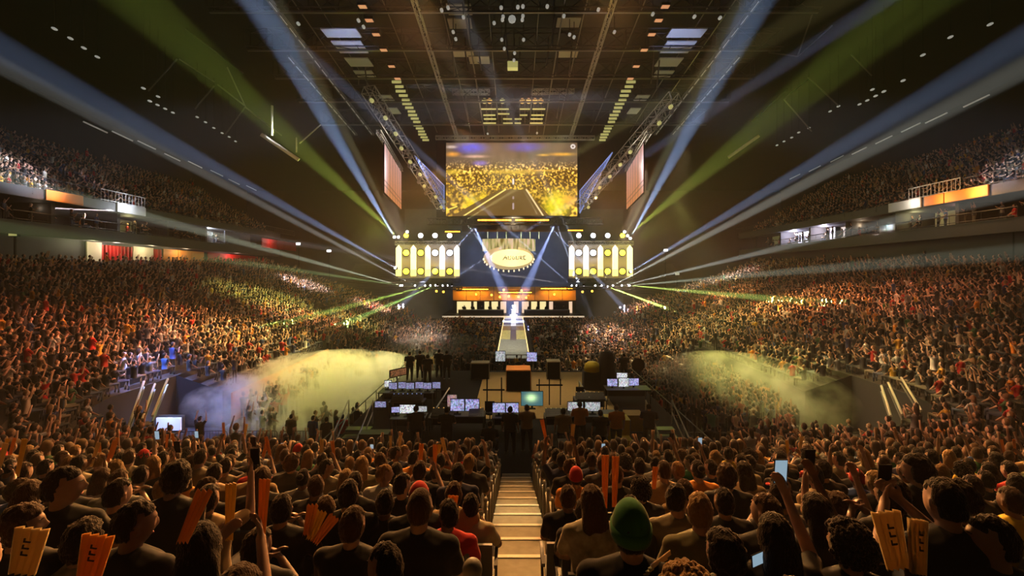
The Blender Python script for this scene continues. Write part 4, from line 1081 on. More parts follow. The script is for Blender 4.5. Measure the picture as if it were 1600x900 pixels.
MB().tube([(1.1, 22.5, FZ+1.0), (2.4, 22.5, FZ+1.0)], .04).build('crossbar', M['black'], o)
for x in (1.25, 1.75, 2.3): MB().tube([(x, 22.5, FZ), (x, 22.5, FZ+1.3)], .03).build('upright', M['black'], o)


def console(x0, x1, y, z, label, lampm='lamp_amber'):
    o = empty('mixing_console', ((x0+x1)/2, y, z), label, 'console')
    mb = MB(); mb._add([(x0, y, z), (x1, y, z), (x1, y+.55, z), (x0, y+.55, z), (x0, y, z+.06), (x1, y, z+.06), (x1, y+.55, z+.24), (x0, y+.55, z+.24)], [(0, 3, 2, 1), (4, 5, 6, 7), (0, 1, 5, 4), (1, 2, 6, 5), (2, 3, 7, 6), (3, 0, 4, 7)]); mb.build('body', M['darksteel'], o)
    mb = MB(); n = int((x1-x0)/.07)
    for i in range(n):
        for j in range(4):
            xx = x0+.04+i*.07; yy = y+.08+j*.12; zz = z+.06+(yy-y)*.18/.55; mb.box(xx-.015, xx+.015, yy-.02, yy+.02, zz, zz+.025)
    mb.build('faders', M['grey'], o)
    mb = MB()
    for i in range(0, n, 3): xx = x0+.04+i*.07; mb.box(xx-.02, xx+.02, y+.50, y+.53, z+.235, z+.26)
    mb.build('meter_lamps', M[lampm], o)


console(-3.4, -2.75, 18.55, FZ+.72, 'small sloped mixing console left of the tall blue monitors')
console(-1.85, -1.25, 18.4, FZ+.76, 'sloped mixing console between the blue pair and the violet pair')
console(1.3, 2.3, 18.5, FZ+.72, 'wide sloped mixing console left of the two white monitors', 'glow_olive')
console(2.9, 4.2, 20.9, FZ+.72, 'sloped mixing console in front of the yellow cloth topped box')
console(-5.6, -4.2, 20.6, FZ+.72, 'long sloped mixing console on the left half of the platform', 'led_blue')
desk(-5.7, -4.1, 20.6, .7, FZ, 'dark desk under the long left console', .72); desk(2.8, 4.3, 20.9, .7, FZ, 'dark desk under the console on the right half', .72); desk(1.25, 2.15, 18.5, .7, FZ, 'small dark desk under the wide console', .72); desk(-3.5, -2.75, 18.5, .7, FZ, 'small dark desk under the small left console', .72)
for x, y, lab in ((-1.05, 19.9, 'dark office chair left of the tall game monitor'), (-.2, 19.6, 'dark office chair behind the violet monitor pair'), (3.2, 22.2, 'dark office chair near the low black draped box'), (-3.2, 21.6, 'dark office chair right of the far left desk row')):
    o = empty('office_chair', (x, y, FZ), lab, 'chair')
    MB().lathe((x, y, FZ+.44), [(.22, 0), (.25, .03), (.22, .08)], 14).build('seat', M['black'], o)
    MB().box(x-.21, x+.21, y-.24, y-.19, FZ+.60, FZ+1.05).build('backrest', M['black'], o)
    MB().tube([(x, y, FZ+.05), (x, y, FZ+.45)], .03).tube([(x, y-.1, FZ+.46), (x, y-.21, FZ+.62)], .02).build('column', M['darksteel'], o)
    mb = MB()
    for k in range(5): mb.tube([(x, y, FZ+.08), (x+.28*math.cos(k*2*PI/5), y+.28*math.sin(k*2*PI/5), FZ+.04)], .02, 5)
    mb.build('base', M['darksteel'], o)
mb = MB()
o = empty('guard_rail', (0, 29.9, FZ), 'thin rail at the far edge of the mixing platform', 'railing')
MB().tube([(-3.5, 29.7, FZ+1.05), (6.5, 29.7, FZ+1.05)], .025).build('rail_bar', M['steel'], o)
for k in range(11): mb.tube([(-3.5+k, 29.7, FZ), (-3.5+k, 29.7, FZ+1.05)], .02, 4)
mb.build('rail_post', M['steel'], o)


# ------------------------------------------------------------------ crowd barriers on the floor
def barrier(x, y, yaw, label, group, wd=2.2, ht=1.1):
    o = empty('crowd_barrier', (x, y, 0), label, 'barrier', group); o.rotation_euler = (0, 0, yaw)
    b = MB(); r_ = .12
    pts = [(-wd/2, 0, .08), (-wd/2, 0, ht-r_), (-wd/2+r_*.3, 0, ht-r_*.3), (-wd/2+r_, 0, ht), (wd/2-r_, 0, ht), (wd/2-r_*.3, 0, ht-r_*.3), (wd/2, 0, ht-r_), (wd/2, 0, .08)]
    b.tube(pts, .024, 6); b.tube([(-wd/2, 0, .22), (wd/2, 0, .22)], .02, 5); f = b.build('frame', M['steel']); f.parent = o
    b = MB()
    for k in range(1, 16): b.tube([(-wd/2+wd*k/16, 0, .22), (-wd/2+wd*k/16, 0, ht)], .010, 4)
    f = b.build('bars', M['steel']); f.parent = o
    for sx in (-1, 1):
        f = MB().tube([(sx*wd*.36, -.3, .02), (sx*wd*.36, 0, .1), (sx*wd*.36, .3, .02)], .02, 5).build('foot', M['steel']); f.parent = o
    return o


for k in range(5): barrier(-17.0+k*2.35, 21.5-(.0 if k else .2), .02*k, 'steel crowd barrier in front of the floor smoke, %s from the left' % od(k+1), 'crowd barriers at the foot of the near stand')
for k in range(5): barrier(8.9+k*2.3, 21.3, 0, 'steel crowd barrier behind the right near rows, %s from the platform' % od(k+1), 'crowd barriers at the foot of the near stand')
for k in range(7): barrier(14.2, 25.0+k*2.4, PI/2, 'barrier along the foot of the right side stand, %s from the near end' % od(k+1), 'crowd barriers along the side stands')
for k in range(9): barrier(-14.4, 27.0+k*2.4, PI/2, 'barrier along the foot of the left side stand, %s from the near end' % od(k+1), 'crowd barriers along the side stands')
tag(MB().box(12.2, 12.3, 33.0, 36.5, 0, 1.6).box(12.15, 12.35, 33, 36.5, 1.55, 1.65).build('slatted_board', M['cream']), 'pale slatted board at the foot of the right side stand', 'board')
tag(MB().box(-15.55, -15.45, 25, 38, .3, 1.9).build('orange_lit_wall_strip', M['orange']), 'long strip coloured as orange light on the left side stand foot wall', 'board')  # orange light on the retaining wall, put into this strip's colour
o = empty('wall_screen', (-18.3, 23.5, 0), 'bright bluish white panel behind the barriers at the left', 'screen')
MB().box(-18.6, -17.3, 23.6, 23.7, .35, 1.0).build('display', mat('pale_blue_display', (.5, .5, .6), .4, emis=(.55, .6, 1), es=.9), o); MB().box(-18.7, -17.2, 23.7, 23.8, .2, 1.1).build('frame', M['dark'], o)
MB().box(-17.3, -16.7, 26.5, 26.6, 1.5, 1.7).build('lamp', mat('pale_lamp', (.5, .5, .6), .4, emis=(.8, .85, 1), es=1.5), o)
point((-17.9, 23.0, 1.2), 45, (.35, .5, 1), .3)
# stair rails in the corners of the bowl
for sx, g, cols in ((-1, 'left', ((225, 596, 200, 668), (242, 600, 222, 655), (262, 592, 238, 650))), (1, 'right', ((1377, 603, 1392, 650), (1388, 598, 1410, 648), (1408, 590, 1440, 642)))):
    o = empty('stair_rail', at(cols[0][0], cols[0][1], 21.5), 'greenish lit sloping stair rails in the %s corner of the bowl' % g, 'railing')
    for (a, b, c2, d2) in cols:
        MB().tube([at(a, b, 21.5), at(c2, d2, 18.8)], .05, 6).build('handrail', M['cream'], o)
        MB().tube([at(a, b+9, 21.5), at(c2, d2+9, 18.8)], .04, 6).build('lower_rail', M['steel'], o)
    point(at(cols[1][0], 618, 20.5)+Vector((0, 0, 1.2)), 18, (.75, 1, .3), .3)
for i in range(3):
    for j in range(5):
        x = 9.0+j*.52; y = 19.3-i*.8+.0; z = .55+i*.27
        o = empty('folding_seat', (x, y, z), 'empty red folding seat, row %s of the red block, %s from the platform' % (od(i+1), od(j+1)), 'seat', 'empty red seats beside the mixing platform')
        MB().box(x-.22, x+.22, y-.30, y-.25, z+.25, z+.75).build('backrest', M['red'], o); MB().box(x-.22, x+.22, y-.24, y-.14, z+.2, z+.56).build('seat', M['red'], o); MB().box(x-.24, x-.22, y-.26, y-.1, z-.4, z+.5).build('side_frame', M['darksteel'], o)
point((10.2, 20.5, 3.2), 14, (1, .8, .7), .2)


# ------------------------------------------------------------------ smoke on the floor
def smoke(name, box, dens, label, col, seed, falls):
    m = bpy.data.materials.new(name); m.use_nodes = True; nt = m.node_tree; nt.nodes.remove(nt.nodes['Principled BSDF'])
    v = nt.nodes.new('ShaderNodeVolumeScatter'); v.inputs['Color'].default_value = (*col, 1); v.inputs['Anisotropy'].default_value = .1
    tc = nt.nodes.new('ShaderNodeTexCoord'); nz_ = nt.nodes.new('ShaderNodeTexNoise'); nz_.inputs['Scale'].default_value = .75; nz_.inputs['Detail'].default_value = 5; nz_.inputs['Roughness'].default_value = .62
    mp = nt.nodes.new('ShaderNodeMapping'); mp.inputs['Location'].default_value = (seed, seed*2, 0)
    nt.links.new(tc.outputs['Object'], mp.inputs[0]); nt.links.new(mp.outputs[0], nz_.inputs[0])
    mr = nt.nodes.new('ShaderNodeMapRange'); mr.inputs['From Min'].default_value = .43; mr.inputs['From Max'].default_value = .60; nt.links.new(nz_.outputs[0], mr.inputs[0])
    g = nt.nodes.new('ShaderNodeTexGradient'); g.gradient_type = 'SPHERICAL'; mp2 = nt.nodes.new('ShaderNodeMapping')
    nt.links.new(tc.outputs['Generated'], mp2.inputs[0]); mp2.inputs['Location'].default_value = (-1, -1, -.55); mp2.inputs['Scale'].default_value = (2, 2, 1.1)
    nt.links.new(mp2.outputs[0], g.inputs[0])
    a_ = nt.nodes.new('ShaderNodeMath'); a_.operation = 'MULTIPLY'; nt.links.new(mr.outputs[0], a_.inputs[0])
    p_ = nt.nodes.new('ShaderNodeMapRange'); p_.inputs['From Min'].default_value = 0; p_.inputs['From Max'].default_value = falls; nt.links.new(g.outputs[1], p_.inputs[0])
    nt.links.new(p_.outputs[0], a_.inputs[1])
    b_ = nt.nodes.new('ShaderNodeMath'); b_.operation = 'MULTIPLY'; b_.inputs[1].default_value = dens; nt.links.new(a_.outputs[0], b_.inputs[0])
    nt.links.new(b_.outputs[0], v.inputs['Density']); nt.links.new(v.outputs[0], nt.nodes['Material Output'].inputs['Volume'])
    x0, x1, y0, y1, z0, z1 = box
    cx, cyy, cz = (x0+x1)/2, (y0+y1)/2, z0
    mb = MB(); mb._ell((0, 0, (z1-z0)/2), ((x1-x0)/2, (y1-y0)/2, (z1-z0)/2), 24, 12, 0)
    o = mb.build(name, m); o.location = (cx, cyy, cz)
    return tag(o, label, 'smoke', None, 'stuff')


smoke('smoke', (-19, -5.5, 20.5, 37, .02, 3.0), 1.2, 'thick yellow lit smoke lying on the floor left of the mixing platform', (1, .98, .85), 3.1, .45)
smoke('smoke', (-13, -1.5, 31, 50, .02, 2.3), .16, 'thinner pale smoke over the floor crowd left of the runway', (1, .98, .9), 8.4, .5)
smoke('smoke', (8.0, 19, 20.5, 34, .02, 3.4), .30, 'thin green yellow smoke on the floor right of the mixing platform', (1, .98, .8), 5.3, .4)

# ------------------------------------------------------------------ people: prototypes

SKINS = [mat('skin_%s' % n, c, .5, noise_amt=.06, noise_scale=20) for n, c in (('light', (.55, .33, .23)), ('mid', (.42, .24, .15)), ('brown', (.22, .11, .065)))]
HAIRS = {'dark': mat('dark_hair', (.014, .010, .008), .8, spec=.15, sheen=.45, noise_amt=.3, noise_scale=60), 'brown': mat('brown_hair', (.055, .028, .014), .8, spec=.15, sheen=.45, noise_amt=.3, noise_scale=60),
         'fair': mat('fair_hair', (.28, .16, .06), .8, spec=.15, sheen=.45, noise_amt=.25, noise_scale=60)}
CLOTHM = {}
for hm in HAIRS.values():      # strands
    nt = hm.node_tree; tc = nt.nodes.new('ShaderNodeTexCoord'); nz_ = nt.nodes.new('ShaderNodeTexNoise'); nz_.inputs['Scale'].default_value = 1.0
    mp = nt.nodes.new('ShaderNodeMapping'); mp.inputs['Scale'].default_value = (130, 130, 22); bu = nt.nodes.new('ShaderNodeBump'); bu.inputs['Strength'].default_value = .9; bu.inputs['Distance'].default_value = .01
    nt.links.new(tc.outputs['Object'], mp.inputs[0]); nt.links.new(mp.outputs[0], nz_.inputs[0]); nt.links.new(nz_.outputs[0], bu.inputs['Height']); nt.links.new(bu.outputs[0], nt.nodes['Principled BSDF'].inputs['Normal'])


def cloth(nm):
    c = {'black': (.012, .012, .013), 'charcoal': (.035, .035, .038), 'grey': (.16, .155, .15), 'white': (.62, .6, .56), 'red': (.50, .02, .02), 'orange': (.75, .26, .03),
         'olive': (.14, .13, .07), 'tan': (.40, .27, .14), 'navy': (.015, .02, .06), 'blue': (.04, .10, .35), 'green': (.03, .16, .05), 'yellow': (.7, .5, .05),
         'patterned': (.3, .27, .2), 'denim': (.04, .055, .09), 'khaki': (.20, .17, .11), 'cream': (.5, .43, .3)}[nm]
    if nm not in CLOTHM: CLOTHM[nm] = mat('cloth_'+nm, c, .85, noise_amt=.9 if nm == 'patterned' else .15, noise_scale=14 if nm == 'patterned' else 25, spec=.2, sheen=.25)
    return CLOTHM[nm]


def capsule(mb, a, b, ra, rb, n=12):
    a, b = Vector(a), Vector(b); t = (b-a); L_ = t.length; t = t/L_ if L_ > 1e-6 else Vector((0, 0, 1))
    u = t.cross(Vector((0, 0, 1))) if abs(t.z) < .9 else t.cross(Vector((1, 0, 0))); u.normalize(); v = t.cross(u)
    prof = [(math.sin(x)*ra, -math.cos(x)*ra) for x in (.25, .7, 1.15, PI/2)]+[(math.sin(x)*rb, L_-math.cos(x)*rb) for x in (PI/2, 2.0, 2.45, 2.9)]
    base = []
    for r_, h in prof:
        for k in range(n): base.append(a+t*h+r_*(math.cos(2*PI*k/n)*u+math.sin(2*PI*k/n)*v))
    fs = [(i*n+k, i*n+(k+1) % n, (i+1)*n+(k+1) % n, (i+1)*n+k) for i in range(7) for k in range(n)]+[tuple(range(n))[::-1], tuple(7*n+k for k in range(n))]
    mb._add(base, fs)


def loft(mb, secs, n=20, p=2.4):
    """secs: (z, half width, half depth, y centre) superellipse sections"""
    base = []
    for z, a, b, cyy in secs:
        for k in range(n):
            t = 2*PI*k/n; c, s = math.cos(t), math.sin(t)
            base.append((a*math.copysign(abs(c)**(2/p), c), cyy+b*math.copysign(abs(s)**(2/p), s), z))
    N = len(secs); fs = [(i*n+k, i*n+(k+1) % n, (i+1)*n+(k+1) % n, (i+1)*n+k) for i in range(N-1) for k in range(n)]+[tuple(range(n))[::-1], tuple((N-1)*n+k for k in range(n))]
    mb._add(base, fs)


def remesh(mb, name, mats, vox, smooth=4):
    o = mb.build(name, mats)
    m = o.modifiers.new('r', 'REMESH'); m.mode = 'VOXEL'; m.voxel_size = vox; m.use_smooth_shade = True
    if smooth: s = o.modifiers.new('s', 'SMOOTH'); s.iterations = smooth; s.factor = .4
    dg = bpy.context.evaluated_depsgraph_get(); me = bpy.data.meshes.new_from_object(o.evaluated_get(dg)); me.name = name
    me.materials.clear()
    for mm in (mats if isinstance(mats, (list, tuple)) else [mats]): me.materials.append(mm)
    me.polygons.foreach_set('use_smooth', [True]*len(me.polygons))
    old = o.data; bpy.data.objects.remove(o); bpy.data.meshes.remove(old)
    return me


def head_geo(mb, c, rot):
    """head with brow, nose, lips, chin and ears; c = centre, rot = 3x3 matrix; faces +Y"""
    nu, nv = 28, 22; base = []
    for i in range(nv+1):
        th = PI*i/nv; st_ = max(math.sin(th), .03)
        for k in range(nu):
            a = 2*PI*k/nu; x = .074*st_*math.cos(a); y = .096*st_*math.sin(a); z = -.118*math.cos(th)
            if z < 0:
                f = -z/.118; x *= 1-.22*f*f; y = y*(1-.12*f) + (.012*f if y > 0 else .016*f)   # jaw narrows, chin forward
            if y > 0:
                fr = y/.096
                g = lambda cx, cz, sx, sz: math.exp(-((x-cx)/sx)**2-((z-cz)/sz)**2)
                y += fr*(.026*g(0, -.022, .012, .018)+.012*g(0, .0, .008, .022)+.007*g(0, .030, .045, .010)-.010*(g(.028, .008, .014, .010)+g(-.028, .008, .014, .010))
                         + .008*g(0, -.060, .020, .007)+.010*g(0, -.098, .022, .014)-.004*g(0, -.075, .02, .006)+.004*(g(.04, -.02, .02, .02)+g(-.04, -.02, .02, .02)))
            base.append(Vector(c)+rot@Vector((x, y, z)))
    fs = [(i*nu+k, i*nu+(k+1) % nu, (i+1)*nu+(k+1) % nu, (i+1)*nu+k) for i in range(nv) for k in range(nu)]+[tuple(range(nu))[::-1], tuple(nv*nu+k for k in range(nu))]
    mb._add(base, fs)
    for s in (-1, 1):
        for (p, q_, r_) in (((s*.072, -.008, -.028), (s*.082, -.016, .018), .0095), ((s*.080, -.018, .018), (s*.076, -.004, .022), .008)):
            capsule(mb, Vector(c)+rot@Vector(p), Vector(c)+rot@Vector(q_), r_, r_, 8)


def hand(mb, w_, dirv, palmn, side, curl=.5):
    """palm and five bent fingers; w_ wrist point, dirv pointing direction, palmn palm normal"""
    d = Vector(dirv).normalized(); n_ = Vector(palmn); n_ = (n_-n_.dot(d)*d).normalized(); s = d.cross(n_)*side
    w_ = Vector(w_)
    for off in (-.022, 0, .022): capsule(mb, w_+s*off*.7, w_+d*.075+s*off, .014, .013, 8)
    for k, (off, ln) in enumerate(((-.031, .058), (-.0105, .074), (.0105, .078), (.031, .070))):
        p0 = w_+d*.080+s*off; a1 = curl*.7; a2 = curl*1.8
        p1 = p0+(d*math.cos(a1)+n_*math.sin(a1))*ln*.52; p2 = p1+(d*math.cos(a2)+n_*math.sin(a2))*ln*.5
        capsule(mb, p0, p1, .0092, .0085, 7); capsule(mb, p1, p2, .0085, .0072, 7)
    p0 = w_+d*.022+s*.026; p1 = p0+(d*.7+s*.75+n_*.25).normalized()*.045; p2 = p1+(d*.9+s*.15+n_*.45).normalized()*.032
    capsule(mb, p0, p1, .0125, .010, 7); capsule(mb, p1, p2, .010, .008, 7)


def make_proto(name, seated=True, arms=None, yaw=0, pitch=0, lean=.0, fem=False, fine=True):
    """returns meshes and head frame. origin = floor point under the hips, facing +Y"""
    hz = .50 if seated else .92
    sh = .92 if fem else 1.0
    T = lambda x, y, z: Vector((x, y+lean*(z-hz), z))
    body, shirt, trou, shoe = MB(), MB(), MB(), MB()
    S = lambda z: hz+z
    secs = [(S(-.08), .15, .11, 0), (S(0), .175, .125, 0), (S(.10), .16*sh, .115, .0), (S(.22), .150*sh, .11, .0), (S(.36), .185*sh, .118, -.005), (S(.45), .195*sh, .115, -.012), (S(.515), .165*sh, .085, -.015), (S(.545), .09, .06, -.012)]
    sec2 = lambda k, z0=-9, z1=9: [(z, a+k, b+k, c+lean*(z-hz)) for z, a, b, c in secs if z0 <= z-hz <= z1]
    loft(body, sec2(0)); loft(shirt, [(S(-.06), .178, .138, 0)]+[(z, a+(.022 if z < S(.3) else .017), b+(.03 if z < S(.3) else .02), c) for z, a, b, c in sec2(0, -.01, .53)]+[(S(.548), .105, .078, -.014+lean*.548), (S(.565), .075, .066, -.012+lean*.565)])
    neck0 = T(0, -.012, S(.50)); hc = T(0, .022, S(.680)); capsule(body, neck0, hc+Vector((0, -.022, -.06)), .058, .052)
    rot = (Matrix.Rotation(yaw, 3, 'Z')@Matrix.Rotation(pitch, 3, 'X'))
    head_geo(body, hc, rot)
    for s in (-1, 1):
        spt = T(s*.178*sh, -.012, S(.475)); el, ha = arms[0 if s < 0 else 1]
        el = Vector((s*el[0], el[1], hz+el[2])); ha = Vector((s*ha[0], ha[1], hz+ha[2]))
        capsule(body, spt, el, .052*sh, .040*sh); capsule(body, el, ha, .040*sh, .026)
        capsule(shirt, T(s*.12*sh, -.012, S(.47)), spt+Vector((s*.01, 0, .0)), .068, .070*sh); capsule(shirt, T(s*.16*sh, -.012, S(.475)), T(s*.05, -.015, S(.530)), .066, .050); m_ = spt.lerp(el, .72); capsule(shirt, spt, m_, .070*sh, .060*sh)
        d = (ha-el).normalized(); pn = Vector((-s*.8, 0, -.4)) if ha.z < S(.45) else Vector((-s*.6, -.4, .1))
        hand(body, ha, d if ha.z > S(.3) or not seated else Vector((0, .9, -.35)), pn if ha.z > S(.3) or not seated else Vector((0, -.1, -1)), s, .5)
        if seated:
            kn = Vector((s*.13, .44, .49)); an = Vector((s*.13, .46, .09)); hp = Vector((s*.09, .02, .50))
        else:
            hp = Vector((s*.09, 0, .90)); kn = Vector((s*.11, .02, .49)); an = Vector((s*.12, -.02, .09))
        capsule(body, hp, kn, .085, .058); capsule(body, kn, an, .056, .038); capsule(trou, hp+Vector((0, 0, 0)), kn, .100, .072); capsule(trou, kn, an+Vector((0, 0, .0)), .072, .052)
        capsule(body, an+Vector((0, -.02, -.045)), an+Vector((0, .13, -.055)), .036, .032); capsule(shoe, an+Vector((0, -.03, -.045)), an+Vector((0, .15, -.05)), .044, .040)
    loft(trou, [(S(-.11), .16, .125, 0), (S(0), .188, .14, 0), (S(.05), .18, .13, 0)])
    me = {'body': remesh(body, name+'_body', SKINS[0], .0085 if fine else .016, 3), 'shirt': remesh(shirt, name+'_shirt', cloth('black'), .014, 5),
          'trousers': remesh(trou, name+'_trousers', cloth('charcoal'), .016, 4), 'shoes': remesh(shoe, name+'_shoes', cloth('white'), .016, 2)}
    me['hc'] = hc; me['rot'] = rot; me['hands'] = [Vector((-arms[0][1][0], arms[0][1][1], hz+arms[0][1][2])), Vector((arms[1][1][0], arms[1][1][1], hz+arms[1][1][2]))]
    return me


def hair_mesh(kind):
    """head-centred hair, facing +Y; closed shell whose face side dives into the head"""
    mb = MB(); nu, nv = 44, 30; base = []
    amp = {'short': .006, 'buzz': .0012, 'long': .006, 'curly': .014, 'bob': .008, 'bun': .004}[kind]
    R0 = {'short': (.084, .106, .126), 'buzz': (.078, .101, .122), 'long': (.092, .112, .130), 'curly': (.105, .122, .140), 'bob': (.098, .116, .130), 'bun': (.082, .105, .126)}[kind]
    for i in range(nv+1):
        th = PI*i/nv; st_ = max(math.sin(th), .03)
        for k in range(nu):
            a = 2*PI*k/nu; d = Vector((st_*math.cos(a), st_*math.sin(a), -math.cos(th)))
            p = Vector((d.x*R0[0], d.y*R0[1]-.006, d.z*R0[2]+.004))
            low = {'short': -.068, 'buzz': -.060, 'long': -.12, 'curly': -.065, 'bob': -.115, 'bun': -.05}[kind]
            face = d.y > -.1 and p.z < .062+.02*(d.y < .3) and not (kind in ('long', 'bob', 'curly') and abs(d.x) > .78 and d.y < .35)
            side_ = d.y > -.35 and p.z < -.005 and kind in ('short', 'buzz', 'bun')
            if face or side_ or p.z < low: p *= .78
            else: p += d*amp*(noise.noise(p*38)+.7*noise.noise(p*90))*1.6
            base.append(p)
    fs = [(i*nu+k, i*nu+(k+1) % nu, (i+1)*nu+(k+1) % nu, (i+1)*nu+k) for i in range(nv) for k in range(nu)]+[tuple(range(nu))[::-1], tuple(nv*nu+k for k in range(nu))]
    mb._add(base, fs)
    if kind == 'long':
        nn = 14; secs = [(-.28, .085, .028, -.105), (-.22, .100, .036, -.100), (-.12, .104, .050, -.085), (-.03, .094, .07, -.055), (.05, .07, .06, -.04)]
        n0 = len(mb.v); loft(mb, secs, 22, 2.6)
        for i in range(n0, len(mb.v)):
            p = Vector(mb.v[i]); mb.v[i] = tuple(p+Vector((.010*noise.noise(p*Vector((1, 1, .3)).length*30*Vector((1, 0, 0))), .012*noise.noise(Vector((p.x*60, 0, p.z*8))), 0)))
    if kind == 'curly':
        g = random.Random(3)
        for k in range(240):
            a = g.uniform(0, 2*PI); z = g.uniform(-.5, 1); rr = math.sqrt(1-z*z); d = Vector((rr*math.cos(a), rr*math.sin(a), z))
            if d.y > .35 and d.z < .5: continue
            mb._ell(Vector((d.x*.105, d.y*.122-.006, d.z*.138+.004)), (.015, .015, .014), 6, 4, 0)
    if kind == 'bun': mb._ell((0, -.115, .075), (.042, .042, .040), 12, 8, 0)
    m = mb.build('hair_'+kind, HAIRS['dark'], None, True).data
    bpy.data.objects.remove(bpy.data.objects['hair_'+kind]) if 'hair_'+kind in bpy.data.objects else None
    return m


def hat_mesh(kind):
    mb = MB(); nu, nv = 28, 12; base = []
    for i in range(nv+1):
        th = PI*(.46+.54*i/nv); st_ = max(math.sin(th), .03)
        for k in range(nu):
            a = 2*PI*k/nu; rr = 1.0+(.012*math.sin(14*a) if kind == 'beanie' else 0)
            base.append(Vector((.090*st_*math.cos(a)*rr, .113*st_*math.sin(a)*rr-.004, -.135*math.cos(th)+.006)))
    fs = [(i*nu+k, i*nu+(k+1) % nu, (i+1)*nu+(k+1) % nu, (i+1)*nu+k) for i in range(nv) for k in range(nu)]+[tuple(range(nu))[::-1], tuple(nv*nu+k for k in range(nu))]
    mb._add(base, fs)
    if kind == 'cap':
        br = [];
        for zz in (.022, .030):
            for k in range(11):
                a = PI*k/10; br.append((.080*math.cos(a), .085+.085*math.sin(a), zz-.018*math.sin(a)))
        mb._add(br, [tuple(range(11))[::-1], tuple(range(11, 22))]+[(k, (k+1) % 11, 11+(k+1) % 11, 11+k) for k in range(11)])
    if kind == 'beanie':
        loft(mb, [(-.03, .092, .112, -.004), (.0, .097, .118, -.004), (.03, .095, .116, -.004)], 28, 2.0)
    o = mb.build('hat_'+kind, cloth('green'), None, True); m = o.data; bpy.data.objects.remove(o); return m


def face_meshes():
    mb = MB(); mi = MB(); br = MB()
    for s_ in (-1, 1):
        mb._ell((s_*.029, .0705, .008), (.0125, .0125, .0105), 12, 8, 0); mi._ell((s_*.029, .0815, .008), (.0055, .0022, .0055), 10, 6, 0)
        capsule(br, (s_*.014, .092, .027), (s_*.043, .082, .030), .0036, .0028, 6)
    li = MB(); capsule(li, (-.016, .0835, -.062), (.016, .0835, -.062), .0055, .0055, 8)
    out = []
    for m_, nm, mm in ((mb, 'eyeballs', mat('eye_white', (.6, .58, .55), .3)), (mi, 'irises', M['black']), (br, 'eyebrows', HAIRS['dark']), (li, 'lips', mat('lips', (.42, .14, .11), .5))):
        o = m_.build(nm, mm, None, True); out.append((nm, o.data)); bpy.data.objects.remove(o)
    return out


FACE = face_meshes()
HAIRM = {k: hair_mesh(k) for k in ('short', 'buzz', 'long', 'curly', 'bob', 'bun')}
HATM = {k: hat_mesh(k) for k in ('cap', 'beanie')}

A_LAP = (((.235, .06, .27), (.12, .27, .10)),)*2
A_FOLD = (((.25, .10, .24), (.03, .27, .24)), ((.25, .10, .26), (.03, .30, .27)))
A_PHONE = (((.24, .16, .30), (.045, .36, .52)), ((.24, .16, .30), (.045, .36, .52)))
A_PHONE_UP = (((.235, .06, .27), (.12, .27, .10)), ((.27, .16, .50), (.20, .30, .78)))
A_CLAP = (((.27, .12, .26), (.05, .30, .42)), ((.27, .12, .26), (.05, .30, .42)))
A_UP = (((.28, .05, .62), (.24, .12, .90)), ((.28, .05, .62), (.22, .12, .90)))
A_STICK = (((.27, .14, .34), (.13, .34, .52)), ((.27, .14, .34), (.12, .34, .55)))
A_DOWN = (((.235, -.03, .22), (.25, .04, -.03)),)*2
A_WORK = (((.245, .02, .24), (.16, .28, .17)),)*2
PROTO = {}
for nm, kw in {
    'lap': dict(arms=A_LAP), 'lap_l': dict(arms=A_LAP, yaw=.55), 'lap_r': dict(arms=A_LAP, yaw=-.6, pitch=-.1), 'lap_f': dict(arms=A_LAP, fem=True, yaw=.15),
    'fold': dict(arms=A_FOLD, yaw=-.15, lean=.08), 'fold_l': dict(arms=A_FOLD, yaw=1.0, lean=.05), 'lean': dict(arms=A_LAP, lean=.35, pitch=-.1, yaw=.1), 'fold_r': dict(arms=A_FOLD, yaw=-1.1),
    'phone': dict(arms=A_PHONE, pitch=-.15), 'phone_up': dict(arms=A_PHONE_UP, yaw=.1), 'clap': dict(arms=A_CLAP, yaw=.2), 'clap_f': dict(arms=A_CLAP, yaw=-.3, fem=True), 'up': dict(arms=A_UP), 'stick': dict(arms=A_STICK, yaw=-.1), 'stick_f': dict(arms=A_STICK, yaw=.4, fem=True),
    'stand': dict(arms=A_DOWN, seated=False), 'stand_work': dict(arms=A_WORK, seated=False, pitch=-.2), 'stand_fold': dict(arms=A_FOLD, seated=False, yaw=.4), 'stand_up': dict(arms=A_UP, seated=False), 'sit_work': dict(arms=A_WORK, pitch=-.2, lean=.1),
}.items(): PROTO[nm] = make_proto(nm, fine=True, **kw)


def child(name, me, m, parent, M4=None):
    o = bpy.data.objects.new(name, me); C.objects.link(o); o.parent = parent
    if M4 is not None: o.matrix_local = M4
    if m is not None:
        o.material_slots[0].link = 'OBJECT'; o.material_slots[0].material = m
    return o


def person(x, y, z, yaw, pose, top, hair, haircol, label, group=None, skin=0, trousers='charcoal', scale=1.0, hat=None, hatcol='green', shoes=True):
    P_ = PROTO[pose]
    o = bpy.data.objects.new('person', P_['body']); C.objects.link(o)
    o.material_slots[0].link = 'OBJECT'; o.material_slots[0].material = SKINS[skin]
    o.location = (x, y, z); o.rotation_euler = (0, 0, yaw); o.scale = (scale, scale, scale)
    tag(o, label, 'person', group)
    child('shirt', P_['shirt'], cloth(top), o); child('trousers', P_['trousers'], cloth(trousers), o)
    if shoes: child('shoes', P_['shoes'], cloth('charcoal' if rnd.random() < .6 else 'white'), o)
    H4 = Matrix.Translation(P_['hc'])@P_['rot'].to_4x4()
    if hair: child('hair', HAIRM[hair], HAIRS[haircol], o, H4)
    if hat: child(hat, HATM[hat], cloth(hatcol), o, H4)
    if y < 6.5:
        for nm, me_ in FACE: child(nm, me_, None, o, H4)
    return o


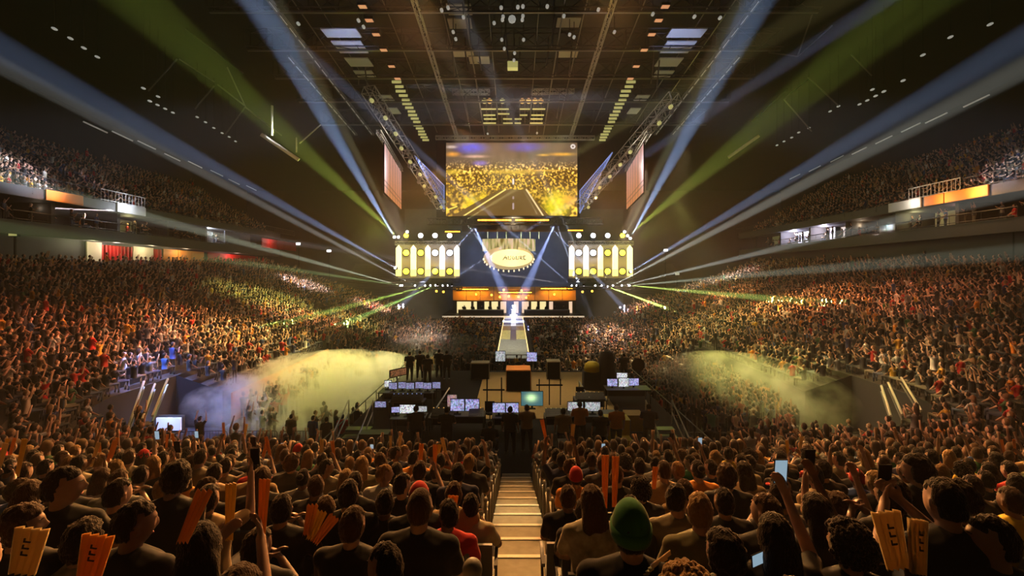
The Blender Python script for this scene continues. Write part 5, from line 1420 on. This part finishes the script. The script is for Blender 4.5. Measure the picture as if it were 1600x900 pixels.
# ------------------------------------------------------------------ seats, sticks, phones
def seat_proto():
    o = empty('stadium_seat', (0, 0, 0), 'seat', 'seat')
    b = MB(); b.box(-.22, .22, -.20, .22, .40, .44); b.box(-.20, .20, -.18, .20, .44, .46); f = b.build('seat', M['seat']); f.parent = o
    b = MB(); n = 8
    for i in range(n):   # curved back
        z0, z1 = .46+.40*i/n, .46+.40*(i+1)/n; y0, y1 = -.20-.05*i/n, -.20-.05*(i+1)/n
        b._add([(-.22, y0, z0), (.22, y0, z0), (.22, y0-.03, z0), (-.22, y0-.03, z0), (-.22, y1, z1), (.22, y1, z1), (.22, y1-.03, z1), (-.22, y1-.03, z1)], [(0, 3, 2, 1), (4, 5, 6, 7), (0, 1, 5, 4), (1, 2, 6, 5), (2, 3, 7, 6), (3, 0, 4, 7)])
    f = b.build('backrest', M['seat']); f.parent = o
    for s in (-1, 1):
        b = MB().box(s*.245-.015, s*.245+.015, -.20, .14, .60, .63); b.tube([(s*.245, .12, .61), (s*.245, -.12, .30), (s*.245, -.1, 0)], .014, 5); f = b.build('armrest', M['seat']); f.parent = o
    remember(o)
    return o


SEAT0 = seat_proto(); seat_used = [False]


def place_seat(x, y, z, label):
    if not seat_used[0]: o = SEAT0; seat_used[0] = True
    else: o = clone(SEAT0)
    o.location = (x, y, z); o['label'] = label; o['group'] = 'folding seats under the near spectators'
    return o


def stick(p, q, label, r=.022, m='orange', nm='cheering_stick'):
    o = MB(); p, q = Vector(p), Vector(q)
    t = (q-p).normalized(); u = t.cross(Vector((0, 1, 0))).normalized(); v = t.cross(u); base = []; n = 6; r *= 1.35
    for side_ in (0, 1):            # pleated card strip, a little wider at the top
        for e_, k in ((p, .7), (q, 1.15)):
            for i in range(n+1): base.append(e_+u*((i/n-.5)*2*r*k)+v*((.007 if i % 2 else -.007)+side_*.004)+t*(.012 if i % 2 else 0))
    m1 = n+1; fs = []
    for i in range(n): fs += [(i, i+1, m1+i+1, m1+i), (2*m1+i, 3*m1+i, 3*m1+i+1, 2*m1+i+1), (m1+i, m1+i+1, 3*m1+i+1, 3*m1+i), (i, 2*m1+i, 2*m1+i+1, i+1)]
    fs += [(0, m1, 3*m1, 2*m1), (n, 2*m1+n, 3*m1+n, m1+n)]
    o._add(base, fs); ob = o.build(nm, STICKM[m])
    return tag(ob, label, 'cheering stick', 'pleated card cheering sticks')


STICKM = {}
for k_, c_ in (('orange', (.90, .42, .10)), ('cream', (.85, .62, .30)), ('yellow', (.9, .6, .12))):
    m_ = mat('stick_'+k_, c_, .35, noise_amt=.2, noise_scale=9); m_.node_tree.nodes['Principled BSDF'].inputs['Transmission Weight'].default_value = 0
    nt = m_.node_tree; tl = nt.nodes.new('ShaderNodeBsdfTranslucent'); tl.inputs[0].default_value = (*c_, 1); ms = nt.nodes.new('ShaderNodeMixShader'); ms.inputs[0].default_value = .35
    nt.links.new(nt.nodes['Principled BSDF'].outputs[0], ms.inputs[1]); nt.links.new(tl.outputs[0], ms.inputs[2]); nt.links.new(ms.outputs[0], nt.nodes['Material Output'].inputs['Surface']); STICKM[k_] = m_


def phone(p, yaw, label, on=True):
    o = empty('phone', p, label, 'phone'); o.rotation_euler = (.1, 0, yaw)
    f = MB().box(-.04, .04, -.004, .004, -.075, .075).build('case', M['black']); f.parent = o
    f = MB().box(-.036, .036, -.006, -.004, -.070, .070).build('display', M['phone'] if on else M['black']); f.parent = o
    return o


# ------------------------------------------------------------------ the near rows, seat by seat
GZ = lambda Y: 7.12-.34*Y          # foot height on the near stand
rowsY = [1.60, 2.2]+[3.05+.85*i for i in range(12)]
HERO = {   # (row, side, seat): settings
    (1, -1, 1): dict(x=-.0, pose='lap', top='black', hair='short', hc='brown'),
}
heroes = [  # px of head, row depth, pose, top, hair, haircol, hat, extra height, scale, words
    (370, 1.60, 'lap', 'black', 'short', 'brown', None, .05, 1.0),
    (1075, 1.62, 'lap_f', 'charcoal', 'curly', 'fair', None, .03, 1.0),
    (250, 1.75, 'lap', 'black', 'short', 'brown', None, -.16, 1.0),
    (1240, 1.75, 'lap', 'black', 'short', 'brown', None, -.05, 1.0),
    (312, 2.25, 'stick_f', 'black', 'long', 'dark', None, .05, 1.0),
    (35, 2.7, 'fold_r', 'black', 'bob', 'brown', None, .06, 1.0),
    (210, 2.62, 'lap_r', 'black', 'short', 'dark', None, .04, 1.04),
    (130, 2.75, 'lap_f', 'patterned', 'bob', 'dark', None, -.04, 1.0),
    (403, 2.85, 'clap_f', 'black', 'short', 'dark', None, -.06, .96),
    (551, 3.05, 'lap', 'black', 'short', 'brown', None, -.02, 1.0),
    (656, 3.05, 'lap', 'black', 'buzz', 'brown', None, 0, 1.08),
    (700, 3.75, 'lap_l', 'red', 'short', 'dark', None, -.07, .98),
    (985, 2.25, 'lap', 'black', 'short', 'dark', 'beanie', .08, 1.06),
    (1130, 2.45, 'lap_l', 'black', 'bob', 'dark', None, -.03, 1.0),
    (1325, 2.4, 'lap_l', 'black', 'curly', 'dark', None, .05, .98),
    (1475, 2.45, 'phone', 'black', 'short', 'dark', None, .22, 1.02),
    (1560, 2.3, 'fold_l', 'charcoal', 'short', 'dark', None, .06, 1.0),
    (1505, 3.0, 'fold_l', 'black', 'bob', 'dark', None, .08, 1.05),
    (1210, 2.45, 'phone_up', 'black', 'long', 'dark', None, .12, .95),
    (1097, 3.05, 'fold', 'olive', 'short', 'fair', None, .02, 1.02),
    (1197, 3.1, 'lap_l', 'black', 'short', 'brown', None, .03, 1.02),
    (1275, 3.15, 'phone_up', 'charcoal', 'long', 'dark', None, .05, 1.0),
    (1392, 3.2, 'clap', 'black', 'bob', 'dark', None, .16, 1.0),
    (1437, 3.9, 'fold_l', 'black', 'bob', 'dark', None, .18, 1.05),
    (925, 3.55, 'lap_f', 'patterned', 'long', 'brown', None, .02, 1.02),
    (985, 3.8, 'lap', 'charcoal', 'short', 'dark', None, -.02, .96),
    (1057, 3.8, 'lap_r', 'khaki', 'short', 'dark', None, .0, 1.02),
    (1131, 3.9, 'lap', 'black', 'short', 'dark', None, .0, .98),
    (440, 3.6, 'clap', 'black', 'short', 'dark', None, .0, .98),
    (655, 3.9, 'lap', 'black', None, 'brown', 'cap', .02, 1.0),
    (709, 4.3, 'lap', 'tan', 'short', 'brown', None, .0, .98),
    (602, 4.0, 'lap', 'black', 'short', 'dark', None, .0, .96),
    (545, 3.9, 'lap', 'black', 'short', 'dark', None, .02, 1.02),
    (508, 3.9, 'lap_l', 'charcoal', 'short', 'brown', None, -.04, .96),
    (325, 3.8, 'phone_up', 'tan', 'short', 'dark', None, .02, 1.0),
    (245, 3.4, 'lean', 'black', 'bob', 'dark', None, .08, 1.05),
    (100, 3.2, 'fold_r', 'black', 'short', 'dark', None, .10, 1.1),
    (175, 3.7, 'fold', 'black', 'short', 'dark', None, .03, 1.02),
    (735, 4.3, 'clap', 'cream', 'short', 'dark', None, -.06, .94),
    (887, 4.35, 'lap', 'black', 'short', 'brown', None, 0, .95), (912, 4.0, 'lap', 'charcoal', 'short', 'dark', None, -.06, .95),
]
TOPS = ['black']*9+['charcoal']*3+['grey']*2+['white', 'red', 'orange', 'olive', 'tan', 'tan', 'navy', 'navy', 'blue', 'cream', 'yellow', 'green', 'khaki']
HK = [('short', 'dark')]*6+[('short', 'brown')]*5+[('short', 'fair'), ('buzz', 'brown'), ('long', 'dark'), ('long', 'brown'), ('long', 'fair'), ('bob', 'brown'), ('bun', 'dark'), ('curly', 'dark')]
HW = {'short': 'short', 'buzz': 'cropped', 'long': 'long', 'curly': 'curly', 'bob': 'full', 'bun': 'tied'}
POSES = ['lap']*5+['lap_l', 'lap_r', 'lap_f', 'fold', 'lean', 'clap', 'clap_f', 'stick', 'stick_f', 'phone', 'phone_up', 'up', 'fold_l', 'fold_r']
used = []
plist = []     # (x, y, z, pose, top, hair, hc, hat, scale, row key)
for (px, Y, pose, top, hr, hcol, hat, dz_, s_) in heroes:
    x = (px-803)/FP*Y
    plist.append([x, Y-.02, GZ(Y)+dz_, pose, top, hr, hcol, hat, s_]); used.append((x, Y))
BUDGET = 300-16-10-11
cand = []
for ri, Y in enumerate(rowsY):
    if Y < 2.1: continue
    for sd in (-1, 1):
        for j in range(40):
            x = (-.64-.5*j) if sd < 0 else (.80+.5*j)
            if abs(x) > Y*1.22+.3 or (abs(x) > W_IN+8): continue
            xx = x+rnd.uniform(-.05, .05); yy = Y+rnd.uniform(-.06, .06)
            if Y > 14.0 and abs(xx) < 8: continue
            if Y > 17: continue
            cand.append((Y, xx, yy, sd, j))
near_rest = []
for (Y, x, yy, sd, j) in cand:
    if any(abs(x-u_)*(1.0) < .38 and abs(yy-v_) < .52 for u_, v_ in used): continue
    if 2.9 < Y < 3.1 and -1.55 < x < -1.30: continue
    hr, hcol = rnd.choice(HK); pose = rnd.choice(POSES)
    if pose in ('stick', 'stick_f', 'phone', 'phone_up', 'up') and rnd.random() < .5: pose = 'lap'
    row = [x, yy, GZ(yy), pose, rnd.choice(TOPS), hr, hcol, 'cap' if rnd.random() < .03 else None, rnd.uniform(.94, 1.05)]
    if len(plist) < BUDGET: plist.append(row); used.append((x, yy))
    else: near_rest.append(row)
# label each by row and place from the stairs
keyrow = lambda y: max(0, round((y-1.6)/.85))
cnt = {}
for r_ in plist: cnt.setdefault((keyrow(r_[1]), r_[0] < 0), []).append(r_)
HCW = {'dark': 'dark', 'brown': 'brown', 'fair': 'fair'}
n_stick = 0
for (kr, lf), rs in cnt.items():
    rs.sort(key=lambda r_: abs(r_[0]))
    for k, r_ in enumerate(rs):
        x, y, z, pose, top, hr, hcol, hat, s_ = r_
        what = ('green knitted hat' if hat == 'beanie' else 'red cap' if hat == 'cap' else '%s %s hair' % (HW[hr], HCW[hcol]))
        lab = 'person in %s top, %s, %s %s of the stairs in spectator row %s' % (top, what, od(k+1), 'left' if lf else 'right', od(kr+1))
        hatcol = 'green' if hat == 'beanie' else 'red'
        p = person(x, y, z, rnd.uniform(-.12, .12)-x*.02, pose, top, hr if hat != 'cap' else (hr or 'buzz'), hcol, lab, 'spectators in the near rows', skin=rnd.choice([0, 0, 0, 1, 1, 2]),
                   trousers=rnd.choice(['charcoal', 'denim', 'denim', 'khaki', 'black']), scale=s_, hat=hat, hatcol=hatcol, shoes=y > 2)
        place = '%s %s of the stairs in row %s' % (od(k+1), 'left' if lf else 'right', od(kr+1))
        if y < 6.2: place_seat(x, y, GZ(y), 'dark folding seat under the spectator %s' % place)
        Hn = [p.matrix_basis@h for h in PROTO[pose]['hands']]
        if pose.startswith('stick') or (pose == 'up' and rnd.random() < .5):
            for q_, sgn in zip(Hn, (-1, 1)):
                ln = rnd.uniform(.30, .46); d = Vector((sgn*rnd.uniform(-.35, .25), rnd.uniform(0, .3), 1)).normalized()
                stick(q_+Vector((-sgn*.03, .06, -.03)), q_+Vector((-sgn*.03, .06, -.03))+d*ln, 'cheering stick in %s hand, spectator %s' % ('left' if sgn < 0 else 'right', place), m=rnd.choice(['orange', 'cream', 'yellow', 'orange']))
        elif pose in ('phone', 'phone_up'):
            q_ = (Hn[0]+Hn[1])/2 if pose == 'phone' else Hn[1]
            phone(q_+Vector((0, .06, .12)), 0, 'phone held up by the spectator %s' % place, rnd.random() < .5)
# a few empty seats and the seat ends along the stairs
for (x, Y, k) in ((-1.38, 3.05, 'first'), (-1.05, 3.75, 'second')):
    place_seat(x, Y, GZ(Y), 'empty dark folding seat in the gap left of the shaved head, %s from the viewer' % k)['group'] = 'empty seats'
o0 = None
for i, Y in enumerate(rowsY[1:]):
    for sd, x in ((-1, -.385), (1, .525)):
        o = empty('seat_end', (x, Y, GZ(Y)), 'pale curved seat end panel beside the stairs, row %s, %s side' % (od(i+1), 'left' if sd < 0 else 'right'), 'seat end', 'seat ends along the stairs')
        b = MB(); b.box(x-.018, x+.018, Y-.30, Y-.22, GZ(Y)-.02, GZ(Y)+.86); b._ell((x, Y-.26, GZ(Y)+.86), (.03, .05, .04), 8, 6, 0); b.build('post', M['seatpale'], o)
        b = MB(); b.box(x-.015, x+.015, Y-.24, Y+.16, GZ(Y)+.58, GZ(Y)+.62); b.tube([(x, Y+.15, GZ(Y)+.60), (x, Y+.05, GZ(Y)+.25), (x, Y+.0, GZ(Y))], .018, 5); b.build('arm', M['seatpale'], o)
# bright hero sticks and paper clappers
stick(at(283, 850, 2.0), at(318, 768, 2.15), 'long orange cheering stick leaning left of the long dark hair', .026)
stick(at(945, 795, 4.6), at(946, 712, 4.6), 'left one of two upright orange sticks above the brown long hair', .025)
stick(at(960, 793, 4.6), at(962, 714, 4.6), 'right one of two upright orange sticks above the brown long hair', .025)
stick(at(1022, 765, 5.2), at(1024, 730, 5.2), 'single short upright stick right of the upright pair', .022)
stick(at(706, 805, 3.9), at(708, 775, 3.9), 'short orange stick beside the red shirt', .03)
for k, (a, b) in enumerate((((483, 845), (502, 800)), ((490, 850), (522, 808)), ((478, 838), (488, 790)))):
    stick(at(*a, 2.9), at(*b, 3.0), 'folded orange paper clapper, %s of the fan beside the seated black shirt' % od(k+1), .024, 'orange' if k else 'yellow')


def clapper(c, wd, ht, tilt, label, m='cream'):
    """folded paper clapper: fan-folded card with pleats"""
    o = empty('paper_clapper', c, label, 'clapper'); o.rotation_euler = (-.15, tilt, 0)
    mb = MB(); n = 8; base = []
    for i in range(n+1):
        u_ = i/n-.5; y = .012*(1 if i % 2 else -1)
        base += [(u_*wd*.72, y, 0), (u_*wd, y, ht)]
    mb._add(base+[(x, y+.006, z) for x, y, z in base], [(2*i, 2*i+2, 2*i+3, 2*i+1) for i in range(n)]+[(2*i+1+2*(n+1), 2*i+3+2*(n+1), 2*i+2+2*(n+1), 2*i+2*(n+1)) for i in range(n)])
    f = mb.build('card', STICKM[m]); f.parent = o
    mb = MB()
    for j in range(3):
        z = ht*(.45+.14*j); mb.box(-wd*.10, wd*.10, -.022, -.018, z, z+ht*.03); mb.box(-wd*.10, -wd*.06, -.022, -.018, z, z+ht*.09)
    f = mb.build('printed_marks', M['dark']); f.parent = o
    return o


clapper(at(1402, 890, 2.0), .13, .24, -.12, 'cream paper clapper with dark print, left one of the pair at the right front')
clapper(at(1434, 897, 1.95), .08, .22, .12, 'narrow cream clapper, right one of the pair at the right front')
clapper(at(36, 898, 2.1), .16, .20, .10, 'folded cream paper clapper at the far left front')
clapper(at(140, 905, 2.1), .15, .19, .12, 'folded orange paper clapper between two dark spectators at the left front', 'orange')
stick(at(1012, 892, 2.1), at(968, 800, 3.0) if False else at(1040, 872, 2.4), 'pale folded stick lying beside the green hat', .03, 'cream')
ph_ = phone(at(1187, 872, 2.4), .1, 'phone with a glowing green blue display held sideways at the right front')
ph_.rotation_euler = (-.4, 1.5, 0); ph_.scale = (.8, .8, .8)
tag(MB()._ell(at(738, 890, 2.5), (.055, .055, .06), 20, 14, 0).build('pale_cushion', M['seatpale'], None, True), 'round pale seat end cushion beside the stairs', 'cushion')

# crew on the mixing platform
crew = [(650, 16.9, 'stand', 'black', 'short', 'dark', 'first standing operator in black between the white and blue monitors'),
        (698, 16.7, 'stand_work', 'black', 'short', 'dark', 'second standing operator in black before the tall blue monitors'),
        (765, 16.4, 'sit_work', 'black', 'short', 'dark', 'seated operator in black just left of the platform middle'),
        (797, 16.8, 'stand', 'black', 'short', 'dark', 'standing operator in black exactly above the top of the stairs'),
        (823, 17.0, 'stand_fold', 'tan', 'short', 'brown', 'standing person in tan left of the pale tall box'),
        (880, 16.6, 'stand', 'tan', 'short', 'dark', 'broad person in a tan orange shirt, first of the row right of the stairs'),
        (906, 17.4, 'stand_work', 'orange', 'short', 'brown', 'person in an orange shirt, second of the row right of the stairs'),
        (938, 16.4, 'stand', 'black', 'short', 'dark', 'broad person in black between the two orange shirts'),
        (963, 17.0, 'stand', 'orange', 'short', 'brown', 'person in an orange shirt just left of the yellow case'),
        (1014, 17.1, 'stand_work', 'navy', 'short', 'dark', 'person in navy leaning over beside the right platform stair'),
        (640, 27.2, 'stand', 'black', 'short', 'dark', 'dark figure at the far edge right below the tilted display'),
        (656, 27.6, 'stand_fold', 'black', 'short', 'dark', 'second dark figure along the far left edge of the platform'),
        (668, 26.4, 'stand', 'black', 'bob', 'dark', 'broad dark figure standing in the middle of the far left group'),
        (686, 28.0, 'stand', 'black', 'short', 'dark', 'slim dark figure with head above the others of the far left group'),
        (698, 27.6, 'stand_work', 'charcoal', 'short', 'dark', 'dark figure bending at the right of the far left group'),
        (975, 26.8, 'stand', 'black', 'short', 'dark', 'dark seated looking figure just left of the round black dish')]
for (px, Y, pose, top, hr, hcol, lab) in crew:
    z = FZ if Y > 16.2 and Y < 40 else FZ
    person((px-803)/FP*Y, Y, FZ, rnd.uniform(-.2, .2), pose, top, hr, hcol, lab, 'crew on the mixing platform', skin=rnd.choice([0, 1]), trousers='black', scale=1.0).scale = (1.22, 1.12, 1.0)
# people on stage behind the desks
for k in range(10):
    cx = -4.9 if k < 5 else 4.9; x = cx+((k % 5)-2)*1.3
    person(x, 68.9, 1.4, PI, 'sit_work', 'black' if k < 5 else 'charcoal', 'short', 'dark', 'player seated at the %s stage desk, %s from the left' % ('left' if k < 5 else 'right', od(k % 5+1)), 'players on the stage', shoes=False)
# standing people by the floor barriers
for k, (px, Y, pose, top, lab) in enumerate(((312, 20.5, 'stand_up', 'black', 'spectator in black with both arms raised before the blue lit barrier'), (489, 20.6, 'stand', 'blue', 'standing person in a bright blue shirt by the yellow smoke'),
        (510, 20.4, 'stand', 'black', 'standing person in black right of the blue shirt'), (455, 20.8, 'stand', 'olive', 'standing person in olive left of the blue shirt'), (535, 20.8, 'stand', 'red', 'standing person in dark red near the left platform stair'),
        (1108, 19.9, 'stand', 'black', 'standing person in black just right of the red seats'), (1124, 19.7, 'stand_fold', 'charcoal', 'standing person in charcoal, second right of the red seats'),
        (1145, 19.8, 'stand', 'olive', 'standing person in olive, third right of the red seats'), (1178, 19.6, 'stand', 'tan', 'standing person in a pale tan shirt near the right barriers'),
        (1160, 20.2, 'stand', 'black', 'standing person in black left of the pale tan shirt'), (1232, 18.8, 'stand', 'cream', 'standing person in a cream shirt at the right barriers'))):
    person((px-803)/FP*Y, Y, .25 if px > 900 else .4, rnd.uniform(-.3, .3), pose, top, 'short', 'dark', lab, 'people standing by the floor barriers')


# ------------------------------------------------------------------ the rest of the crowd: one object
def ico_pts(level):
    bm = bmesh.new(); bmesh.ops.create_icosphere(bm, subdivisions=level, radius=1)
    v = np.array([x.co[:] for x in bm.verts]); f = [tuple(q_.index for q_ in p.verts) for p in bm.faces]; bm.free(); return v, f


def far_proto(level, seated, arms, hairk, ns):
    """vertices, triangles, part id per vertex: 0 skin 1 hair 2 top 3 trousers"""
    V, F, K = [], [], []

    def add(v, f, k):
        n = sum(len(a) for a in V); V.append(np.asarray(v, float)); F.extend([tuple(i+n for i in t) for t in f]); K.append(np.full(len(v), k))
    hz = .50 if seated else .92
    iv, if_ = ico_pts(level)
    add(iv*np.array([.078, .100, .122])+np.array([0, .018, hz+.705]), if_, 0)
    hv = iv*np.array([.090, .112, .132])+np.array([0, .000, hz+.722]); fm = (iv[:, 1] > .15) & (iv[:, 2] < .45); hv[fm] = (hv[fm]-np.array([0, .018, hz+.705]))*.7+np.array([0, .018, hz+.705])
    if hairk == 1: hv[(iv[:, 2] < -.2) & (iv[:, 1] < 0)] += np.array([0, -.03, -.16])
    add(hv, if_, 1)

    def rings(secs, n, k, cap=True):
        v = []; f = []
        for (c_, a, b, ax) in secs:
            c_ = np.array(c_, float); ax = np.array(ax, float); ax /= np.linalg.norm(ax); u_ = np.cross(ax, [0, 1, 0] if abs(ax[1]) < .8 else [0, 0, 1]); u_ /= np.linalg.norm(u_); w_ = np.cross(ax, u_)
            for i in range(n): t = 2*PI*i/n; v.append(c_+a*math.cos(t)*u_+b*math.sin(t)*w_)
        for s in range(len(secs)-1):
            for i in range(n):
                a0 = s*n+i; b0 = s*n+(i+1) % n; f += [(a0, b0, b0+n), (a0, b0+n, a0+n)]
        for s in (0, len(secs)-1):
            for i in range(1, n-1): f.append((s*n, s*n+i, s*n+i+1))
        add(v, f, k)
    up = (0, 0, 1)
    rings([((0, 0, hz-.06), .18, .13, up), ((0, 0, hz+.2), .165, .12, up), ((0, -.01, hz+.44), .22, .12, up), ((0, -.01, hz+.53), .10, .07, up)], ns+2, 2)
    rings([((0, 0, hz+.50), .055, .055, up), ((0, .01, hz+.63), .05, .05, up)], ns, 0)
    for s in (-1, 1):
        el, ha = arms[0 if s < 0 else 1]; sp = np.array([s*.19, -.01, hz+.47]); el = np.array([s*el[0], el[1], hz+el[2]]); ha = np.array([s*ha[0], ha[1], hz+ha[2]])
        m_ = sp+(el-sp)*.75
        rings([(sp, .062, .062, el-sp), (m_, .055, .055, el-sp)], ns, 2); rings([(m_, .042, .042, el-sp), (el, .040, .040, ha-el), (ha, .028, .028, ha-el), (ha+(ha-el)/np.linalg.norm(ha-el)*.13, .035, .02, ha-el)], ns, 0)
        if seated: rings([((s*.09, .02, .50), .09, .09, (0, 1, 0)), ((s*.13, .44, .48), .07, .07, (0, 1, -1)), ((s*.13, .45, .05), .05, .05, up)], ns, 3)
        else: rings([((s*.09, 0, .92), .09, .09, up), ((s*.11, .02, .5), .065, .065, up), ((s*.12, 0, .03), .05, .05, up)], ns, 3)
    return np.concatenate(V), np.array(F), np.concatenate(K)


ARMS = [A_LAP, A_FOLD, A_CLAP, A_UP, A_STICK, A_PHONE_UP]
FP_HI = [[far_proto(2, st_, a, h, 6) for a in ARMS for h in (0, 1)] for st_ in (True, False)]
FP_LO = [[far_proto(1, st_, a, h, 4) for a in ARMS for h in (0, 1)] for st_ in (True, False)]
SKC = np.array([(.55, .33, .23), (.48, .28, .19), (.40, .23, .14), (.22, .11, .065)])
HRC = np.array([(.018, .012, .009), (.03, .018, .012), (.04, .022, .014), (.16, .09, .04)])
TPC = np.array([(.009, .009, .010)]*24+[(.035, .035, .038)]*3+[(.15, .15, .15)]*3+[(.6, .58, .55)]*2+[(.5, .02, .02), (.4, .03, .02), (.7, .26, .03), (.75, .42, .06), (.14, .13, .07), (.4, .28, .14), (.02, .03, .10), (.04, .08, .2), (.05, .12, .05), (.5, .4, .3)])
TRC = np.array([(.02, .02, .025), (.04, .055, .09), (.12, .10, .07)])
inst = []      # x, y, z, yaw, standing, arms, detail, scale


def add_inst(x, y, z, yaw, standing=0, energy=.25):
    a = rnd.choice([0, 0, 0, 1, 2]) if rnd.random() > energy else rnd.choice([2, 3, 4, 5, 3, 4])
    inst.append((x, y, z, yaw+rnd.gauss(0, .15), standing, a*2+(rnd.random() < .25), 1 if math.hypot(x, y) < 24 else 0, rnd.uniform(.93, 1.06)))


def face(x, y): return -math.atan2((0-x), (66-y))


for r_ in near_rest: add_inst(r_[0], r_[1], r_[2], 0, 0, .35)
# bowl seats
vomit = [(3.4, 6.2, 46.5, 50.5)]
for side in (-1, 1):
    for r_ in range(23):
        d = .35+r_*ROW
        s = .25
        l1 = W_IN-R_IN; la = (R_IN+d)*PI/2; S1 = l1+la+(Y_FAR-Y_NEAR-R_IN)
        while s < S1-.3:
            x, y, z, nx, ny = bowl(d, side, s); s += .50+rnd.uniform(-.02, .03)
            if s < l1+.6 and (d > 3.0 or abs(x) < 9.5 and d > -1):      # near end straight part is covered above; keep the outer front rows
                if not (Y_NEAR-d > 14.2 and abs(x) > 8.0): continue
            if (s > l1) and s < l1+la and y < 14.2 and (abs(x) < Y_NEAR*0+13.2): continue
            if any(abs(x-u_) < .4 and abs(y-v_) < .5 for u_, v_ in used if abs(v_-y) < .5): continue
            if rnd.random() < .05: continue
            if s > l1+la:
                yy = y
                if any(a0 < d < b0 and c0 < yy < d0 for a0, b0, c0, d0 in vomit): continue
                if abs((yy-26) % 12.2) < .55: continue
            if abs(x) > 35.2: continue
            if d < 2.6 and ((l1 < s < l1+la and (s-l1)/la > .74) or (s >= l1+la and y < 25.2)): continue
            # stair in the corner
            if l1 < s < l1+la:
                frac = (s-l1)/la
                if .60 < frac < .66 and d < 5: continue
            zz = 1.0+.34*(d-.35+.0)+(z-1.0-.34*d)
            add_inst(x+rnd.uniform(-.05, .05), y+rnd.uniform(-.06, .06), zz, face(x, y)*.85, 1 if rnd.random() < .05 else 0, .33)
# gap filler on the outer near rows (beyond the seats built one by one)
for Y in rowsY[1:]:
    for sd in (-1, 1):
        for j in range(60):
            x = sd*(.7+.5*j)
            if abs(x) > 13.0 or abs(x) < Y*1.22+.3 or abs(x) > Y*1.22+4: continue
            add_inst(x, Y, GZ(Y), 0, 0, .3)
# floor crowd
for i in range(36):
    Y = 33.8+i*.82
    for j in range(56):
        x = -13.4+j*.49
        if -1.95 < x < 1.85 and Y > 36.8: continue
        if Y < 36.5 and abs(x) > 6.5+(Y-33)*1.2: continue
        if rnd.random() < .04 or Y > 63: continue
        if abs(x) > 12.9: continue
        add_inst(x+rnd.uniform(-.1, .1), Y+rnd.uniform(-.1, .1), 0, face(x, Y), 1 if rnd.random() < .45 else 0, .25)
for sd in (-1, 1):
    for i in range(30):
        for j in range(5):
            x = 13.35+j*.55; y = 38+i*.9
            if rnd.random() < .06: continue
            add_inst(sd*x+rnd.uniform(-.06, .06), y+rnd.uniform(-.1, .1), .25+.33*j, face(sd*x, y), 1 if rnd.random() < .3 else 0, .3)
for sd in (-1, 1):
    for k in range(70): add_inst(sd*rnd.uniform(13.0, 15.3), rnd.uniform(25.0, 37.0), 0, rnd.uniform(-.9, .9), 1, .4)
# a few in front of the platform and in the smoky side areas
for k in range(300): add_inst(rnd.uniform(8.2, 14.6), rnd.uniform(22.5, 35), 0, rnd.uniform(-1, 1), 1, .4)
for k in range(20): add_inst(rnd.uniform(-13.8, -8), rnd.uniform(33, 38), 0, rnd.uniform(-1, 1), 1, .4)
for k in range(14): add_inst(rnd.uniform(-13.6, -8), rnd.uniform(22.5, 24), 0, rnd.uniform(-1, 1), 1, .3)
for k in range(30): add_inst(rnd.uniform(9.5, 16), rnd.uniform(19.0, 20.8), .2, rnd.uniform(-.5, .5), 1, .3)
# upper tiers and suites
for sx, XR in ((-1, 36.0), (1, 34.6)):
    for r_ in range(14):
        y = 20.0
        while y < 66:
            y += rnd.uniform(.48, .54)
            if rnd.random() < .12 or abs((y-30) % 9.5) < .5: continue
            x = sx*(XR+.42+r_*.8)
            if abs(x)/y > 1.5: continue
            add_inst(x, y, 14.2+.48*r_-.03*(y-32), -sx*(-1)*1.0, 1 if rnd.random() < .1 else 0, .25)
    y = 20
    while y < 64:
        y += rnd.uniform(.5, 1.1); add_inst(sx*(XR+.9+rnd.uniform(0, 1.4)), y, 12.0-.03*(y-32), sx*1.1, 1 if rnd.random() < .5 else 0, .3)
VV, FF, CC = [], [], []; nvt = 0
hr_ = np.random.default_rng(4)
for (x, y, z, yaw, stnd, pk, det, s_) in inst:
    v, f, k = (FP_HI if det else FP_LO)[stnd][pk]
    c, s2 = math.cos(yaw)*s_, math.sin(yaw)*s_
    q_ = np.empty_like(v); q_[:, 0] = x+v[:, 0]*c-v[:, 1]*s2; q_[:, 1] = y+v[:, 0]*s2+v[:, 1]*c; q_[:, 2] = z+v[:, 2]*s_
    col4 = np.stack([SKC[hr_.integers(4)], HRC[hr_.integers(4)], TPC[hr_.integers(len(TPC))], TRC[hr_.integers(3)]])
    VV.append(q_.astype(np.float32)); FF.append((f+nvt).astype(np.int32)); CC.append(col4[k].astype(np.float32)); nvt += len(v)
VV = np.concatenate(VV); FF = np.concatenate(FF); CC = np.concatenate(CC)
me = bpy.data.meshes.new('crowd'); me.vertices.add(len(VV)); me.vertices.foreach_set('co', VV.ravel())
me.loops.add(FF.size); me.loops.foreach_set('vertex_index', FF.ravel()); me.polygons.add(len(FF)); me.polygons.foreach_set('loop_start', np.arange(0, FF.size, 3, dtype=np.int32))
me.polygons.foreach_set('use_smooth', np.ones(len(FF), bool)); me.update(); me.validate()
ca = me.color_attributes.new('tint', 'FLOAT_COLOR', 'POINT'); ca.data.foreach_set('color', np.concatenate([CC, np.ones((len(CC), 1), np.float32)], 1).ravel())
me.materials.append(mat('crowd_clothes_and_skin', (.3, .3, .3), .7, attr='tint', spec=.3, sheen=.15))
o = bpy.data.objects.new('crowd', me); C.objects.link(o)
tag(o, 'packed crowd of seated and standing spectators filling the stands, floor and upper tiers', 'crowd', None, 'stuff')
print('CROWD', len(inst), len(VV), len(FF), 'NEAR', len(plist), 'rest', len(near_rest), 'OBJ', len(bpy.data.objects))
